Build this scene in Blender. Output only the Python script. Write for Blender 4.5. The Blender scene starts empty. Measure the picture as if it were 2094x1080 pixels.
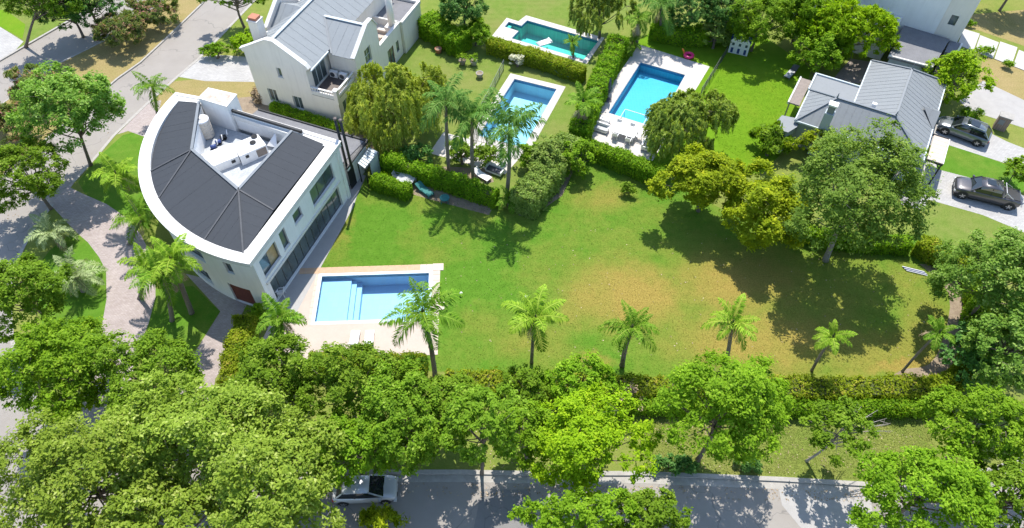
import bpy, math, random
import numpy as np
from mathutils import Vector, Matrix
from mathutils.geometry import tessellate_polygon

# ------------------------------------------------------------------ camera, sky, sun, exposure
SC = bpy.context.scene
COL = SC.collection
CAM_H, PITCH, FOCAL = 46.0, math.radians(51.5), 1440.0 / 2094.0 * 36.0
cam_d = bpy.data.cameras.new('camera'); cam = bpy.data.objects.new('camera', cam_d); COL.objects.link(cam)
cam.location = (0, 0, CAM_H); cam.rotation_euler = (math.pi / 2 - PITCH, 0, 0)
cam_d.sensor_width = 36; cam_d.lens = FOCAL; cam_d.clip_end = 2000; cam_d.clip_start = 0.5
SC.camera = cam
SUN_EL, SHADOW_AZ = math.radians(61), math.radians(-93)
w = bpy.data.worlds.new('World'); SC.world = w; w.use_nodes = True
nt = w.node_tree; bg = nt.nodes['Background']
sky = nt.nodes.new('ShaderNodeTexSky'); sky.sky_type = 'NISHITA'; sky.sun_disc = False
sky.sun_elevation = SUN_EL
sky.sun_rotation = math.pi / 2 - (SHADOW_AZ + math.pi)
sky.air_density = 1.0; sky.dust_density = 0.6
nt.links.new(sky.outputs[0], bg.inputs[0]); bg.inputs[1].default_value = 0.15
sun_d = bpy.data.lights.new('sun', 'SUN'); sun = bpy.data.objects.new('sun', sun_d); COL.objects.link(sun)
sun_d.energy = 3.75; sun_d.angle = math.radians(0.5); sun_d.color = (1.0, 0.95, 0.87)
ldir = Vector((math.cos(SUN_EL) * math.cos(SHADOW_AZ), math.cos(SUN_EL) * math.sin(SHADOW_AZ), -math.sin(SUN_EL)))
sun.rotation_euler = ldir.to_track_quat('-Z', 'Y').to_euler(); sun.location = (0, 60, 80)
SC.view_settings.view_transform = 'Standard'; SC.view_settings.look = 'None'
SC.view_settings.exposure = 0.82; SC.view_settings.gamma = 1.0
SC.render.engine = 'CYCLES'
SC.cycles.use_denoising = True
SC.cycles.max_bounces = 6; SC.cycles.diffuse_bounces = 3; SC.cycles.glossy_bounces = 2
SC.cycles.transmission_bounces = 4; SC.cycles.transparent_max_bounces = 10
SC.cycles.caustics_reflective = False; SC.cycles.caustics_refractive = False
SC.cycles.use_adaptive_sampling = True; SC.cycles.adaptive_threshold = 0.02

# ------------------------------------------------------------------ survey: photograph pixel at a known height -> metres
_F, _s, _c = 1440.0, math.sin(PITCH), math.cos(PITCH)
def G(x, y, z=0.0):
    u = (x - 1047) / _F; v = (540 - y) / _F; t = (CAM_H - z) / (_s - v * _c)
    return Vector((u * t, (v * _s + _c) * t, z))
def GH(x, y, Y):                      # point seen at pixel, standing at northing Y
    u = (x - 1047) / _F; v = (540 - y) / _F; t = Y / (v * _s + _c)
    return Vector((u * t, Y, CAM_H - t * (_s - v * _c)))
def GT(x, y, z): v = (540 - y) / _F; return (CAM_H - z) / (_s - v * _c) / _F      # metres per pixel
def G2(pts, z=0.0): return [G(x, y, z).to_2d() for x, y in pts]

rnd = random.Random(7)
# ------------------------------------------------------------------ tags and builders
OFF = {}
def tag(o, label=None, cat=None, group=None, kind=None):
    if label: o['label'] = label
    if cat: o['category'] = cat
    if group: o['group'] = group
    if kind: o['kind'] = kind
    return o
def thing(name, label, cat, loc, rz=0.0, group=None):
    o = bpy.data.objects.new(name, None); COL.objects.link(o); o.empty_display_size = 0.3
    o.location = loc; o.rotation_euler = (0, 0, rz); OFF[o] = (Vector(loc), rz)
    return tag(o, label, cat, group)
def part(name, mesh, parent, loc=(0, 0, 0), rot=(0, 0, 0), scale=(1, 1, 1)):
    o = bpy.data.objects.new(name, mesh); COL.objects.link(o); o.parent = parent
    o.location = loc; o.rotation_euler = rot; o.scale = scale
    if parent in OFF: OFF[o] = OFF[parent]
    return o
def copy_tree(o, parent=None):
    c = o.copy(); COL.objects.link(c); c.parent = parent
    for ch in list(o.children): copy_tree(ch, c)
    return c
def fast_mesh(name, V, F, mat=None, attr=None, smooth=False):
    V = np.asarray(V, np.float32); F = np.asarray(F, np.int32); k = F.shape[1]
    me = bpy.data.meshes.new(name)
    me.vertices.add(len(V)); me.vertices.foreach_set('co', V.ravel())
    me.loops.add(F.size); me.loops.foreach_set('vertex_index', F.ravel())
    me.polygons.add(len(F)); me.polygons.foreach_set('loop_start', np.arange(0, F.size, k, dtype=np.int32))
    if attr is not None:
        a = me.attributes.new('tint', 'FLOAT', 'FACE'); a.data.foreach_set('value', np.asarray(attr, np.float32))
    if mat: me.materials.append(mat)
    me.update(); me.validate()
    if smooth: me.shade_smooth()
    return me

class MB:
    def __init__(s): s.v = []; s.f = []
    def add(s, vs, fs):
        b = len(s.v); s.v += [tuple(q) for q in vs]; s.f += [tuple(i + b for i in f) for f in fs]; return s
    def box(s, x0, x1, y0, y1, z0, z1):
        return s.add([(x0,y0,z0),(x1,y0,z0),(x1,y1,z0),(x0,y1,z0),(x0,y0,z1),(x1,y0,z1),(x1,y1,z1),(x0,y1,z1)],
                     [(3,2,1,0),(4,5,6,7),(0,1,5,4),(1,2,6,5),(2,3,7,6),(3,0,4,7)])
    def hexa(s, p): return s.add(p, [(3,2,1,0),(4,5,6,7),(0,1,5,4),(1,2,6,5),(2,3,7,6),(3,0,4,7)])
    def beam(s, a, b, wd, ht, up=(0, 0, 1)):
        a = Vector(a); b = Vector(b); d = (b - a).normalized(); up = Vector(up)
        sd = d.cross(up)
        if sd.length < 1e-4: sd = d.cross(Vector((1, 0, 0)))
        sd.normalize(); u = sd.cross(d).normalized(); sd = sd * wd / 2; u = u * ht / 2
        return s.hexa([a - sd - u, a + sd - u, b + sd - u, b - sd - u, a - sd + u, a + sd + u, b + sd + u, b - sd + u])
    def prism(s, poly, z0, z1, holes=()):
        poly = [Vector(p[:2]) for p in poly]
        A = sum(a.x * b.y - b.x * a.y for a, b in zip(poly, poly[1:] + poly[:1]))
        if A < 0: poly = poly[::-1]
        loops = [poly] + [[Vector(p[:2]) for p in h] for h in holes]
        flat = [p for l in loops for p in l]; n = len(flat)
        tri = tessellate_polygon([[p.to_3d() for p in l] for l in loops]) if holes or len(poly) > 4 else [tuple(range(len(poly)))]
        fs = []
        for t in tri:
            a = sum(flat[t[i]].x * flat[t[(i+1) % len(t)]].y - flat[t[(i+1) % len(t)]].x * flat[t[i]].y for i in range(len(t)))
            t = tuple(t) if a > 0 else tuple(t)[::-1]
            fs.append(tuple(i + n for i in t)); fs.append(t[::-1])
        b = 0
        for li, l in enumerate(loops):
            m = len(l)
            ar = sum(p.x * q.y - q.x * p.y for p, q in zip(l, l[1:] + l[:1]))
            flip = (li == 0 and ar < 0) or (li > 0 and ar > 0)
            for i in range(m):
                j = (i + 1) % m; q = (b + i, b + j, b + j + n, b + i + n)
                fs.append(q[::-1] if flip else q)
            b += m
        return s.add([(p.x, p.y, z0) for p in flat] + [(p.x, p.y, z1) for p in flat], fs)
    def sheet(s, poly, z, holes=()):
        loops = [[Vector(p[:2]) for p in poly]] + [[Vector(p[:2]) for p in h] for h in holes]
        flat = [p for l in loops for p in l]; fs = []
        for t in tessellate_polygon([[p.to_3d() for p in l] for l in loops]):
            a = (flat[t[1]] - flat[t[0]]).cross(flat[t[2]] - flat[t[0]])
            fs.append(tuple(t) if a > 0 else tuple(t)[::-1])
        return s.add([(p.x, p.y, z) for p in flat], fs)
    def tube(s, pts, rad, n=8, cap=True):
        pts = [Vector(p) for p in pts]; rad = rad if hasattr(rad, '__len__') else [rad] * len(pts); b = len(s.v)
        for i, p in enumerate(pts):
            d = (pts[min(i + 1, len(pts) - 1)] - pts[max(i - 1, 0)]).normalized()
            a = d.orthogonal().normalized() if abs(d.z) < .95 else (Vector((1, 0, 0)) - d * d.x).normalized()
            c = d.cross(a)
            for k in range(n):
                t = 2 * math.pi * k / n; q = p + (a * math.cos(t) + c * math.sin(t)) * rad[i]; s.v.append(tuple(q))
        for i in range(len(pts) - 1):
            for k in range(n):
                k2 = (k + 1) % n; s.f.append((b + i*n + k, b + i*n + k2, b + (i+1)*n + k2, b + (i+1)*n + k))
        if cap:
            s.f.append(tuple(b + k for k in range(n))[::-1]); e = b + (len(pts) - 1) * n; s.f.append(tuple(e + k for k in range(n)))
        return s
    def lathe(s, prof, n=20, c=(0, 0, 0)):
        b = len(s.v)
        for r, z in prof:
            for k in range(n): t = 2 * math.pi * k / n; s.v.append((c[0] + r * math.cos(t), c[1] + r * math.sin(t), c[2] + z))
        for i in range(len(prof) - 1):
            for k in range(n):
                k2 = (k + 1) % n; s.f.append((b + i*n + k, b + i*n + k2, b + (i+1)*n + k2, b + (i+1)*n + k))
        s.f.append(tuple(b + k for k in range(n))[::-1]); e = b + (len(prof) - 1) * n; s.f.append(tuple(e + k for k in range(n)))
        return s
    def poly_wall(s, org, ud, outer, holes, t):
        """upright slab: outline (u,z) with rectangular openings, thickness t away from its outer face"""
        org = Vector((org[0], org[1], 0)); ud = Vector((ud[0], ud[1], 0)).normalized(); nd = Vector((ud.y, -ud.x, 0))
        loops = [[Vector(p) for p in outer]] + [[Vector(p) for p in ((a, z0), (b, z0), (b, z1), (a, z1))] for a, b, z0, z1 in holes]
        flat = [p for l in loops for p in l]; n = len(flat); P = lambda p, d: org + ud * p.x + Vector((0, 0, p.y)) - nd * d
        fs = []
        for tr in tessellate_polygon([[p.to_3d() for p in l] for l in loops]):
            a = (flat[tr[1]] - flat[tr[0]]).cross(flat[tr[2]] - flat[tr[0]]); tr = tuple(tr) if a > 0 else tuple(tr)[::-1]
            fs.append(tr); fs.append(tuple(i + n for i in tr[::-1]))
        b = 0
        for li, l in enumerate(loops):
            ar = sum(p.x * q.y - q.x * p.y for p, q in zip(l, l[1:] + l[:1])); m = len(l)
            flip = (li == 0) == (ar > 0)
            for i in range(m):
                j = (i + 1) % m; q = (b + i, b + j, b + j + n, b + i + n); fs.append(q[::-1] if flip else q)
            b += m
        return s.add([P(p, 0) for p in flat] + [P(p, t) for p in flat], fs)
    def grid_wall(s, fn, us, zs, openings, t):
        """wall through breakpoints us, zs with cells removed; fn(u,z,depth) -> point"""
        us = sorted(set(us)); zs = sorted(set(zs))
        hole = lambda i, j: not (0 <= i < len(us) - 1 and 0 <= j < len(zs) - 1) or any(
            a - 1e-6 <= (us[i] + us[i+1]) / 2 <= b + 1e-6 and c - 1e-6 <= (zs[j] + zs[j+1]) / 2 <= d + 1e-6 for a, b, c, d in openings)
        for i in range(len(us) - 1):
            for j in range(len(zs) - 1):
                if hole(i, j): continue
                u0, u1, z0, z1 = us[i], us[i+1], zs[j], zs[j+1]
                p = [fn(u0, z0, 0), fn(u1, z0, 0), fn(u1, z1, 0), fn(u0, z1, 0)]; q = [fn(u0, z0, t), fn(u1, z0, t), fn(u1, z1, t), fn(u0, z1, t)]
                s.add(p, [(0, 1, 2, 3)]); s.add(q, [(3, 2, 1, 0)])
                for di, dj, a, b in ((0, -1, 0, 1), (1, 0, 1, 2), (0, 1, 2, 3), (-1, 0, 3, 0)):
                    if hole(i + di, j + dj): s.add([p[b], p[a], q[a], q[b]], [(0, 1, 2, 3)])
        return s
    def mesh(s, name, mat, smooth=False, rel=None):
        me = bpy.data.meshes.new(name); vs = s.v
        if rel is not None:
            o, rz = rel
            if rz: R = Matrix.Rotation(-rz, 3, 'Z'); vs = [tuple(R @ (Vector(q) - o)) for q in vs]
            else: vs = [(q[0] - o.x, q[1] - o.y, q[2] - o.z) for q in vs]
        me.from_pydata(vs, [], s.f)
        if mat: me.materials.append(mat)
        if smooth: me.shade_smooth()
        me.update(); return me
    def obj(s, name, mat, parent=None, smooth=False, local=False):
        """link as ONE object; coordinates are world metres unless local"""
        me = s.mesh(name, mat, smooth, None if (local or parent is None) else OFF[parent])
        o = bpy.data.objects.new(name, me); COL.objects.link(o)
        if parent is not None: o.parent = parent; OFF[o] = OFF.get(parent)
        else: OFF[o] = (Vector((0, 0, 0)), 0)
        return o

# ------------------------------------------------------------------ materials
def new_mat(name):
    m = bpy.data.materials.new(name); m.use_nodes = True; n = m.node_tree; b = n.nodes['Principled BSDF']; return m, n, b
def nd(n, t, **k):
    x = n.nodes.new(t)
    for a, v in k.items(): setattr(x, a, v)
    return x
def noise(n, scale, detail=4, rough=.6, vec=None):
    x = nd(n, 'ShaderNodeTexNoise'); x.inputs['Scale'].default_value = scale; x.inputs['Detail'].default_value = detail; x.inputs['Roughness'].default_value = rough
    if vec is None: vec = nd(n, 'ShaderNodeNewGeometry').outputs['Position']
    n.links.new(vec, x.inputs['Vector']); return x.outputs['Fac']
def ramp(n, fac, stops):
    r = nd(n, 'ShaderNodeValToRGB'); e = r.color_ramp.elements
    while len(e) < len(stops): e.new(.5)
    for q, (p, c) in zip(e, stops): q.position = p; q.color = (*c, 1) if len(c) == 3 else c
    n.links.new(fac, r.inputs[0]); return r.outputs[0]
def mix(n, fac, a, b, mode='MIX'):
    x = nd(n, 'ShaderNodeMix', data_type='RGBA', blend_type=mode)
    for i, v in ((0, fac), (6, a), (7, b)):
        if isinstance(v, (int, float)): x.inputs[i].default_value = v
        elif isinstance(v, tuple): x.inputs[i].default_value = (*v, 1)
        else: n.links.new(v, x.inputs[i])
    return x.outputs[2]
def bump(n, b, h, strength=.3, dist=.02):
    x = nd(n, 'ShaderNodeBump'); x.inputs['Strength'].default_value = strength; x.inputs['Distance'].default_value = dist
    n.links.new(h, x.inputs['Height']); n.links.new(x.outputs[0], b.inputs['Normal'])
def plain(name, col, rough=.6, metal=0.0, var=.12, scale=3.0, spec=.5, bmp=0.0, bscale=40):
    m, n, b = new_mat(name)
    f = noise(n, scale, 5, .65); f2 = noise(n, scale * 9, 3)
    a = tuple(min(1, c * (1 - var)) for c in col); d = tuple(min(1, c * (1 + var)) for c in col)
    c1 = ramp(n, f, [(.3, a), (.7, d)]); c2 = mix(n, .35, c1, ramp(n, f2, [(.3, a), (.7, d)]))
    n.links.new(c2, b.inputs['Base Color']); b.inputs['Roughness'].default_value = rough; b.inputs['Metallic'].default_value = metal
    b.inputs['Specular IOR Level'].default_value = spec
    if bmp: bump(n, b, noise(n, bscale, 3), bmp, .02)
    return m
def streaky(name, col, rough=.75):
    m, n, b = new_mat(name); pos = nd(n, 'ShaderNodeNewGeometry').outputs['Position']
    st = nd(n, 'ShaderNodeVectorMath', operation='MULTIPLY'); n.links.new(pos, st.inputs[0]); st.inputs[1].default_value = (2.6, 2.6, .22)
    dk = tuple(c * .86 for c in col); f = noise(n, 1.4, 6, .7, st.outputs[0]); c = ramp(n, f, [(.28, dk), (.5, col), (.8, tuple(min(.9, q * 1.05) for q in col))])
    c = mix(n, .4, c, ramp(n, noise(n, .8, 5, .6), [(.3, tuple(q * .88 for q in col)), (.6, col)]))
    n.links.new(c, b.inputs['Base Color']); b.inputs['Roughness'].default_value = rough; b.inputs['Specular IOR Level'].default_value = .3; bump(n, b, noise(n, 35, 3), .1, .02); return m
def speckle(name, stops, scale, fine, rough=.9, bmp=.3):
    m, n, b = new_mat(name)
    f = noise(n, scale, 6, .7); c1 = ramp(n, f, stops)
    f2 = noise(n, fine, 2, .5); c2 = mix(n, .45, c1, ramp(n, f2, [(.25, stops[0][1]), (.75, stops[-1][1])]))
    n.links.new(c2, b.inputs['Base Color']); b.inputs['Roughness'].default_value = rough; b.inputs['Specular IOR Level'].default_value = .2
    bump(n, b, f2, bmp, .03); return m
def lawn_mat(name, greens, dry, blobs, base_dry=.15, lush=()):
    """grass whose dry and lush patches are where they grow on the ground"""
    m, n, b = new_mat(name); pos = nd(n, 'ShaderNodeNewGeometry').outputs['Position']
    sep = nd(n, 'ShaderNodeSeparateXYZ'); n.links.new(pos, sep.inputs[0])
    flat = nd(n, 'ShaderNodeCombineXYZ'); n.links.new(sep.outputs[0], flat.inputs[0]); n.links.new(sep.outputs[1], flat.inputs[1])
    pos = flat.outputs[0]
    big = noise(n, .22, 5, .6, pos); mid = noise(n, 1.3, 5, .7, pos); fine = noise(n, 9, 3, .7, pos)
    g = ramp(n, mid, [(.15, greens[0]), (.5, greens[1]), (.85, greens[2])])
    wn = nd(n, 'ShaderNodeTexNoise'); wn.inputs['Scale'].default_value = .45; wn.inputs['Detail'].default_value = 6; wn.inputs['Roughness'].default_value = .7; n.links.new(pos, wn.inputs['Vector'])
    wp = nd(n, 'ShaderNodeVectorMath', operation='MULTIPLY_ADD'); n.links.new(wn.outputs['Color'], wp.inputs[0]); wp.inputs[1].default_value = (4, 3.4, 0); n.links.new(pos, wp.inputs[2])
    wq = nd(n, 'ShaderNodeVectorMath', operation='SUBTRACT'); n.links.new(wp.outputs[0], wq.inputs[0]); wq.inputs[1].default_value = (2, 1.7, 0)
    def field(bl):
        acc = None
        for x, y, rx, ry, amt in bl:
            s = nd(n, 'ShaderNodeVectorMath', operation='SUBTRACT'); n.links.new(wq.outputs[0], s.inputs[0]); s.inputs[1].default_value = (x, y, 0)
            d = nd(n, 'ShaderNodeVectorMath', operation='DIVIDE'); n.links.new(s.outputs[0], d.inputs[0]); d.inputs[1].default_value = (rx, ry, 1)
            l = nd(n, 'ShaderNodeVectorMath', operation='LENGTH'); n.links.new(d.outputs[0], l.inputs[0])
            mr = nd(n, 'ShaderNodeMapRange', interpolation_type='SMOOTHERSTEP'); n.links.new(l.outputs['Value'], mr.inputs[0])
            for i, v in ((1, .0), (2, 1.35), (3, amt), (4, 0)): mr.inputs[i].default_value = v
            if acc is None: acc = mr.outputs[0]
            else:
                a = nd(n, 'ShaderNodeMath', operation='MAXIMUM'); n.links.new(acc, a.inputs[0]); n.links.new(mr.outputs[0], a.inputs[1]); acc = a.outputs[0]
        return acc
    v = nd(n, 'ShaderNodeMath', operation='MULTIPLY_ADD'); n.links.new(big, v.inputs[0]); v.inputs[1].default_value = 1.1; v.inputs[2].default_value = base_dry - .55
    f = v.outputs[0]
    v2 = nd(n, 'ShaderNodeMath', operation='MULTIPLY_ADD'); n.links.new(mid, v2.inputs[0]); v2.inputs[1].default_value = .35; v2.inputs[2].default_value = -.175
    ad0 = nd(n, 'ShaderNodeMath', operation='ADD'); n.links.new(f, ad0.inputs[0]); n.links.new(v2.outputs[0], ad0.inputs[1]); f = ad0.outputs[0]
    if blobs:
        ad = nd(n, 'ShaderNodeMath', operation='ADD', use_clamp=True); n.links.new(f, ad.inputs[0]); n.links.new(field(blobs), ad.inputs[1]); f = ad.outputs[0]
    if lush:
        sb = nd(n, 'ShaderNodeMath', operation='SUBTRACT', use_clamp=True); n.links.new(f, sb.inputs[0]); n.links.new(field(lush), sb.inputs[1]); f = sb.outputs[0]
    cl = nd(n, 'ShaderNodeClamp'); n.links.new(f, cl.inputs[0])
    dr = ramp(n, fine, [(.3, tuple(c * .8 for c in dry)), (.7, tuple(c * 1.15 for c in dry))])
    c = mix(n, cl.outputs[0], g, dr)
    c = mix(n, .3, c, ramp(n, fine, [(.3, (.25, .25, .25)), (.7, (.85, .85, .85))]), 'SOFT_LIGHT')
    wd_ = ramp(n, noise(n, 2.6, 6, .75, pos), [(.6, (0, 0, 0)), (.72, (.5, .5, .5))]); c = mix(n, wd_, c, tuple(q * .7 for q in greens[0]))
    mw = nd(n, 'ShaderNodeTexWave', wave_type='BANDS', bands_direction='Y'); mw.inputs['Scale'].default_value = .32; mw.inputs['Distortion'].default_value = 2.5; mw.inputs['Detail Scale'].default_value = .6; n.links.new(pos, mw.inputs['Vector'])
    c = mix(n, .07, c, ramp(n, mw.outputs['Fac'], [(.2, (.38, .38, .38)), (.8, (.62, .62, .62))]), 'SOFT_LIGHT')
    n.links.new(c, b.inputs['Base Color']); b.inputs['Roughness'].default_value = .95; b.inputs['Specular IOR Level'].default_value = .1
    bump(n, b, noise(n, 22, 3, .8, pos), .3, .03); return m
def leaf_mat(name, dark, light, extra=None, trans=.46, rough=.6, gain=1.9, st=(0, .75, 1)):
    dark, light, extra = (tuple(min(.8, c * gain) for c in q) if q else None for q in (dark, light, extra))
    m, n, b = new_mat(name); at = nd(n, 'ShaderNodeAttribute', attribute_name='tint')
    st = [(st[0], dark), (st[1], light)] + ([(st[2], extra)] if extra else [])
    c = ramp(n, at.outputs['Fac'], st)
    c = mix(n, .25, c, ramp(n, noise(n, 1.1, 3), [(.35, dark), (.65, light)]))
    oi = nd(n, 'ShaderNodeObjectInfo'); hs = nd(n, 'ShaderNodeHueSaturation')
    for k, (lo, hi) in (('Hue', (.4955, .5025)), ('Value', (.92, 1.12))):
        mr = nd(n, 'ShaderNodeMapRange'); mr.inputs[3].default_value = lo; mr.inputs[4].default_value = hi; n.links.new(oi.outputs['Random'], mr.inputs[0]); n.links.new(mr.outputs[0], hs.inputs[k])
    n.links.new(c, hs.inputs['Color']); c = hs.outputs[0]
    n.links.new(c, b.inputs['Base Color']); b.inputs['Roughness'].default_value = rough; b.inputs['Specular IOR Level'].default_value = .12
    tr = nd(n, 'ShaderNodeBsdfTranslucent'); n.links.new(mix(n, 1.0, c, (1.0, 1.0, .45), 'MULTIPLY'), tr.inputs[0])
    mx = nd(n, 'ShaderNodeMixShader'); mx.inputs[0].default_value = trans
    out = n.nodes['Material Output']; n.links.new(b.outputs[0], mx.inputs[1]); n.links.new(tr.outputs[0], mx.inputs[2]); n.links.new(mx.outputs[0], out.inputs[0])
    return m
def water_mat(name, tint):
    m = bpy.data.materials.new(name); m.use_nodes = True; n = m.node_tree; n.nodes.clear()
    out = nd(n, 'ShaderNodeOutputMaterial'); tr = nd(n, 'ShaderNodeBsdfTransparent'); tr.inputs[0].default_value = (*tint, 1)
    gl = nd(n, 'ShaderNodeBsdfGlossy'); gl.inputs['Roughness'].default_value = .03; fr = nd(n, 'ShaderNodeFresnel'); fr.inputs[0].default_value = 1.33
    bp = nd(n, 'ShaderNodeBump'); bp.inputs['Strength'].default_value = .3; bp.inputs['Distance'].default_value = .05
    n.links.new(noise(n, 4.5, 4), bp.inputs['Height'])
    n.links.new(bp.outputs[0], gl.inputs['Normal']); n.links.new(bp.outputs[0], fr.inputs['Normal'])
    mx = nd(n, 'ShaderNodeMixShader'); n.links.new(fr.outputs[0], mx.inputs[0]); n.links.new(tr.outputs[0], mx.inputs[1]); n.links.new(gl.outputs[0], mx.inputs[2])
    n.links.new(mx.outputs[0], out.inputs[0]); return m
def tile_mat(name, col, size, grout):
    m, n, b = new_mat(name); pos = nd(n, 'ShaderNodeNewGeometry').outputs['Position']
    br = nd(n, 'ShaderNodeTexBrick'); br.offset = 0; br.squash = 1
    for k, v in (('Scale', 1.0 / size), ('Mortar Size', .03), ('Brick Width', 1.0), ('Row Height', 1.0)): br.inputs[k].default_value = v
    br.inputs['Color1'].default_value = (*col, 1); br.inputs['Color2'].default_value = (*(c * .93 for c in col), 1); br.inputs['Mortar'].default_value = (*grout, 1)
    n.links.new(pos, br.inputs['Vector']); c = mix(n, .25, br.outputs[0], ramp(n, noise(n, 1.2, 4), [(.3, tuple(x * .85 for x in col)), (.7, col)]))
    n.links.new(c, b.inputs['Base Color']); b.inputs['Roughness'].default_value = .5; return m
def paver_mat(name, c1, c2, mortar, size):
    m, n, b = new_mat(name); pos = nd(n, 'ShaderNodeNewGeometry').outputs['Position']
    br = nd(n, 'ShaderNodeTexBrick')
    for k, v in (('Scale', 1.0 / size), ('Mortar Size', .04), ('Brick Width', 1.0), ('Row Height', .5), ('Bias', 0)): br.inputs[k].default_value = v
    br.inputs['Color1'].default_value = (*c1, 1); br.inputs['Color2'].default_value = (*c2, 1); br.inputs['Mortar'].default_value = (*mortar, 1)
    n.links.new(pos, br.inputs['Vector'])
    c = mix(n, .4, br.outputs[0], ramp(n, noise(n, 6, 5, .75), [(.25, c1), (.75, c2)]))
    c = mix(n, .5, c, ramp(n, noise(n, .5, 4), [(.3, (.35,) * 3), (.7, (.65,) * 3)]), 'SOFT_LIGHT')
    n.links.new(c, b.inputs['Base Color']); b.inputs['Roughness'].default_value = .9; bump(n, b, noise(n, 30, 2), .3, .02); return m
def road_mat(name, a, d, dark):
    m, n, b = new_mat(name)
    c = ramp(n, noise(n, .35, 6, .65), [(.3, a), (.7, d)])
    c = mix(n, .35, c, ramp(n, noise(n, 40, 2), [(.3, a), (.7, d)]))
    v = nd(n, 'ShaderNodeTexVoronoi', feature='DISTANCE_TO_EDGE'); v.inputs['Scale'].default_value = .17
    pos = nd(n, 'ShaderNodeNewGeometry').outputs['Position']
    wv = nd(n, 'ShaderNodeVectorMath', operation='MULTIPLY_ADD'); nz = nd(n, 'ShaderNodeTexNoise'); nz.inputs['Scale'].default_value = .8
    n.links.new(pos, nz.inputs['Vector']); n.links.new(nz.outputs['Color'], wv.inputs[0]); wv.inputs[1].default_value = (2.2, 2.2, 0); n.links.new(pos, wv.inputs[2])
    n.links.new(wv.outputs[0], v.inputs['Vector'])
    c = mix(n, ramp(n, v.outputs['Distance'], [(0, (.55,) * 3), (.008, (0,) * 3)]), c, dark)
    st = ramp(n, noise(n, 1.4, 6, .75), [(.62, (0,) * 3), (.75, (.35,) * 3)]); c = mix(n, st, c, dark)
    n.links.new(c, b.inputs['Base Color']); b.inputs['Roughness'].default_value = .9; b.inputs['Specular IOR Level'].default_value = .25; bump(n, b, noise(n, 60, 2), .25, .01); return m

M = {}
M['white'] = streaky('white_render', (.80, .80, .79))
M['cream'] = streaky('cream_render', (.78, .73, .66))
M['coping'] = speckle('white_coping', [(.25, (.5, .47, .42)), (.42, (.68, .67, .64)), (.8, (.74, .73, .71))], 1.3, 8, .8, .1)
M['stained'] = speckle('stained_white', [(.3, (.45, .4, .33)), (.5, (.76, .74, .7)), (.8, (.82, .81, .79))], 1.6, 9)
M['courtfloor'] = speckle('shade_toned_floor', [(.3, (.28, .3, .32)), (.5, (.4, .42, .44)), (.8, (.5, .52, .53))], 1.1, 6)  # grey-blue floor colour carries the shade cast by the court walls
M['brownroof'] = speckle('weathered_screed', [(.3, (.36, .25, .19)), (.5, (.5, .42, .36)), (.75, (.62, .57, .52))], 1.2, 7)
M['darkroof'] = streaky('charcoal_sheet_roof', (.043, .049, .058), .8)
M['seam'] = plain('grey_ridge_capping', (.06, .064, .072), .7, 0, var=.25)
M['greyroof'] = streaky('grey_sheet_roof', (.25, .272, .285), .65)
M['zinc'] = streaky('zinc_seam_roof', (.225, .24, .248), .6)
M['zincdark'] = plain('zinc_flashing', (.17, .19, .21), .6, 0)
M['black'] = plain('black_metal', (.025, .027, .03), .5, .3)
M['dark'] = plain('dark_bitumen', (.05, .052, .056), .85, var=.3, scale=2)
M['gravelroof'] = speckle('gravel_flat_roof', [(.35, (.05, .05, .052)), (.55, (.12, .12, .12)), (.75, (.34, .33, .32))], 2.2, 14)
M['greyflat'] = speckle('grey_flat_roof', [(.3, (.14, .14, .15)), (.5, (.19, .19, .2)), (.75, (.24, .24, .25))], 1.0, 10)
M['glass'], _n, _b = new_mat('window_glass')
_n.links.new(ramp(_n, noise(_n, .5, 2), [(.3, (.05, .07, .075)), (.7, (.12, .155, .16))]), _b.inputs['Base Color']); _b.inputs['Roughness'].default_value = .06; _b.inputs['Specular IOR Level'].default_value = .9  # grey-green reflections on the panes are lifted into the base colour
M['curtain'] = plain('curtained_glass', (.28, .22, .1), .2, var=.3, scale=4)
M['alu'] = plain('dark_aluminium', (.11, .12, .125), .4, .5)
M['paleframe'] = plain('pale_frame', (.5, .56, .58), .5)
M['redwood'] = plain('red_brown_door', (.16, .04, .025), .5, var=.2, scale=6)
M['brownfloor'] = plain('brown_tile_floor', (.12, .095, .085), .6, var=.2, scale=3)
M['terracotta'] = plain('terracotta', (.42, .17, .1), .8, var=.2, scale=5)
M['concrete'] = road_mat('light_concrete_road', (.265, .242, .218), (.325, .3, .272), (.12, .115, .11))
M['slab'] = plain('white_concrete_slab', (.46, .445, .43), .85, var=.1, scale=2, bmp=.1)
M['paleconc'] = plain('pale_concrete', (.36, .345, .33), .9, var=.12, scale=1.2, bmp=.15)
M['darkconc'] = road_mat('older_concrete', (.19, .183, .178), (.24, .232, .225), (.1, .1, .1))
M['kerb'] = plain('kerb_concrete', (.36, .34, .31), .9, var=.2, scale=3)
M['deck'] = plain('cream_deck', (.47, .395, .335), .85, var=.08, scale=.8, bmp=.06)
M['copingtan'] = plain('tan_coping_stone', (.5, .34, .22), .85, var=.16, scale=2.6, bmp=.15)
M['copingpale'] = plain('pale_coping_stone', (.55, .46, .38), .85, var=.1, scale=2.6, bmp=.15)
M['whitestone'] = plain('white_pool_stone', (.52, .485, .45), .85, var=.1, scale=1.5, bmp=.08)
M['pavers'] = paver_mat('rosy_pavers', (.30, .25, .23), (.42, .36, .34), (.2, .17, .16), .24)
M['greypavers'] = paver_mat('grey_pavers', (.34, .33, .32), (.46, .45, .43), (.24, .23, .22), .3)
M['terrace'] = plain('grey_terrace', (.36, .35, .34), .8, var=.08, scale=1.5)
M['pool1'] = tile_mat('pale_blue_pool_paint', (.46, .645, .81), .5, (.41, .6, .79))
M['pool2'] = tile_mat('blue_pool_paint', (.48, .78, .88), .5, (.42, .72, .85))
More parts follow.
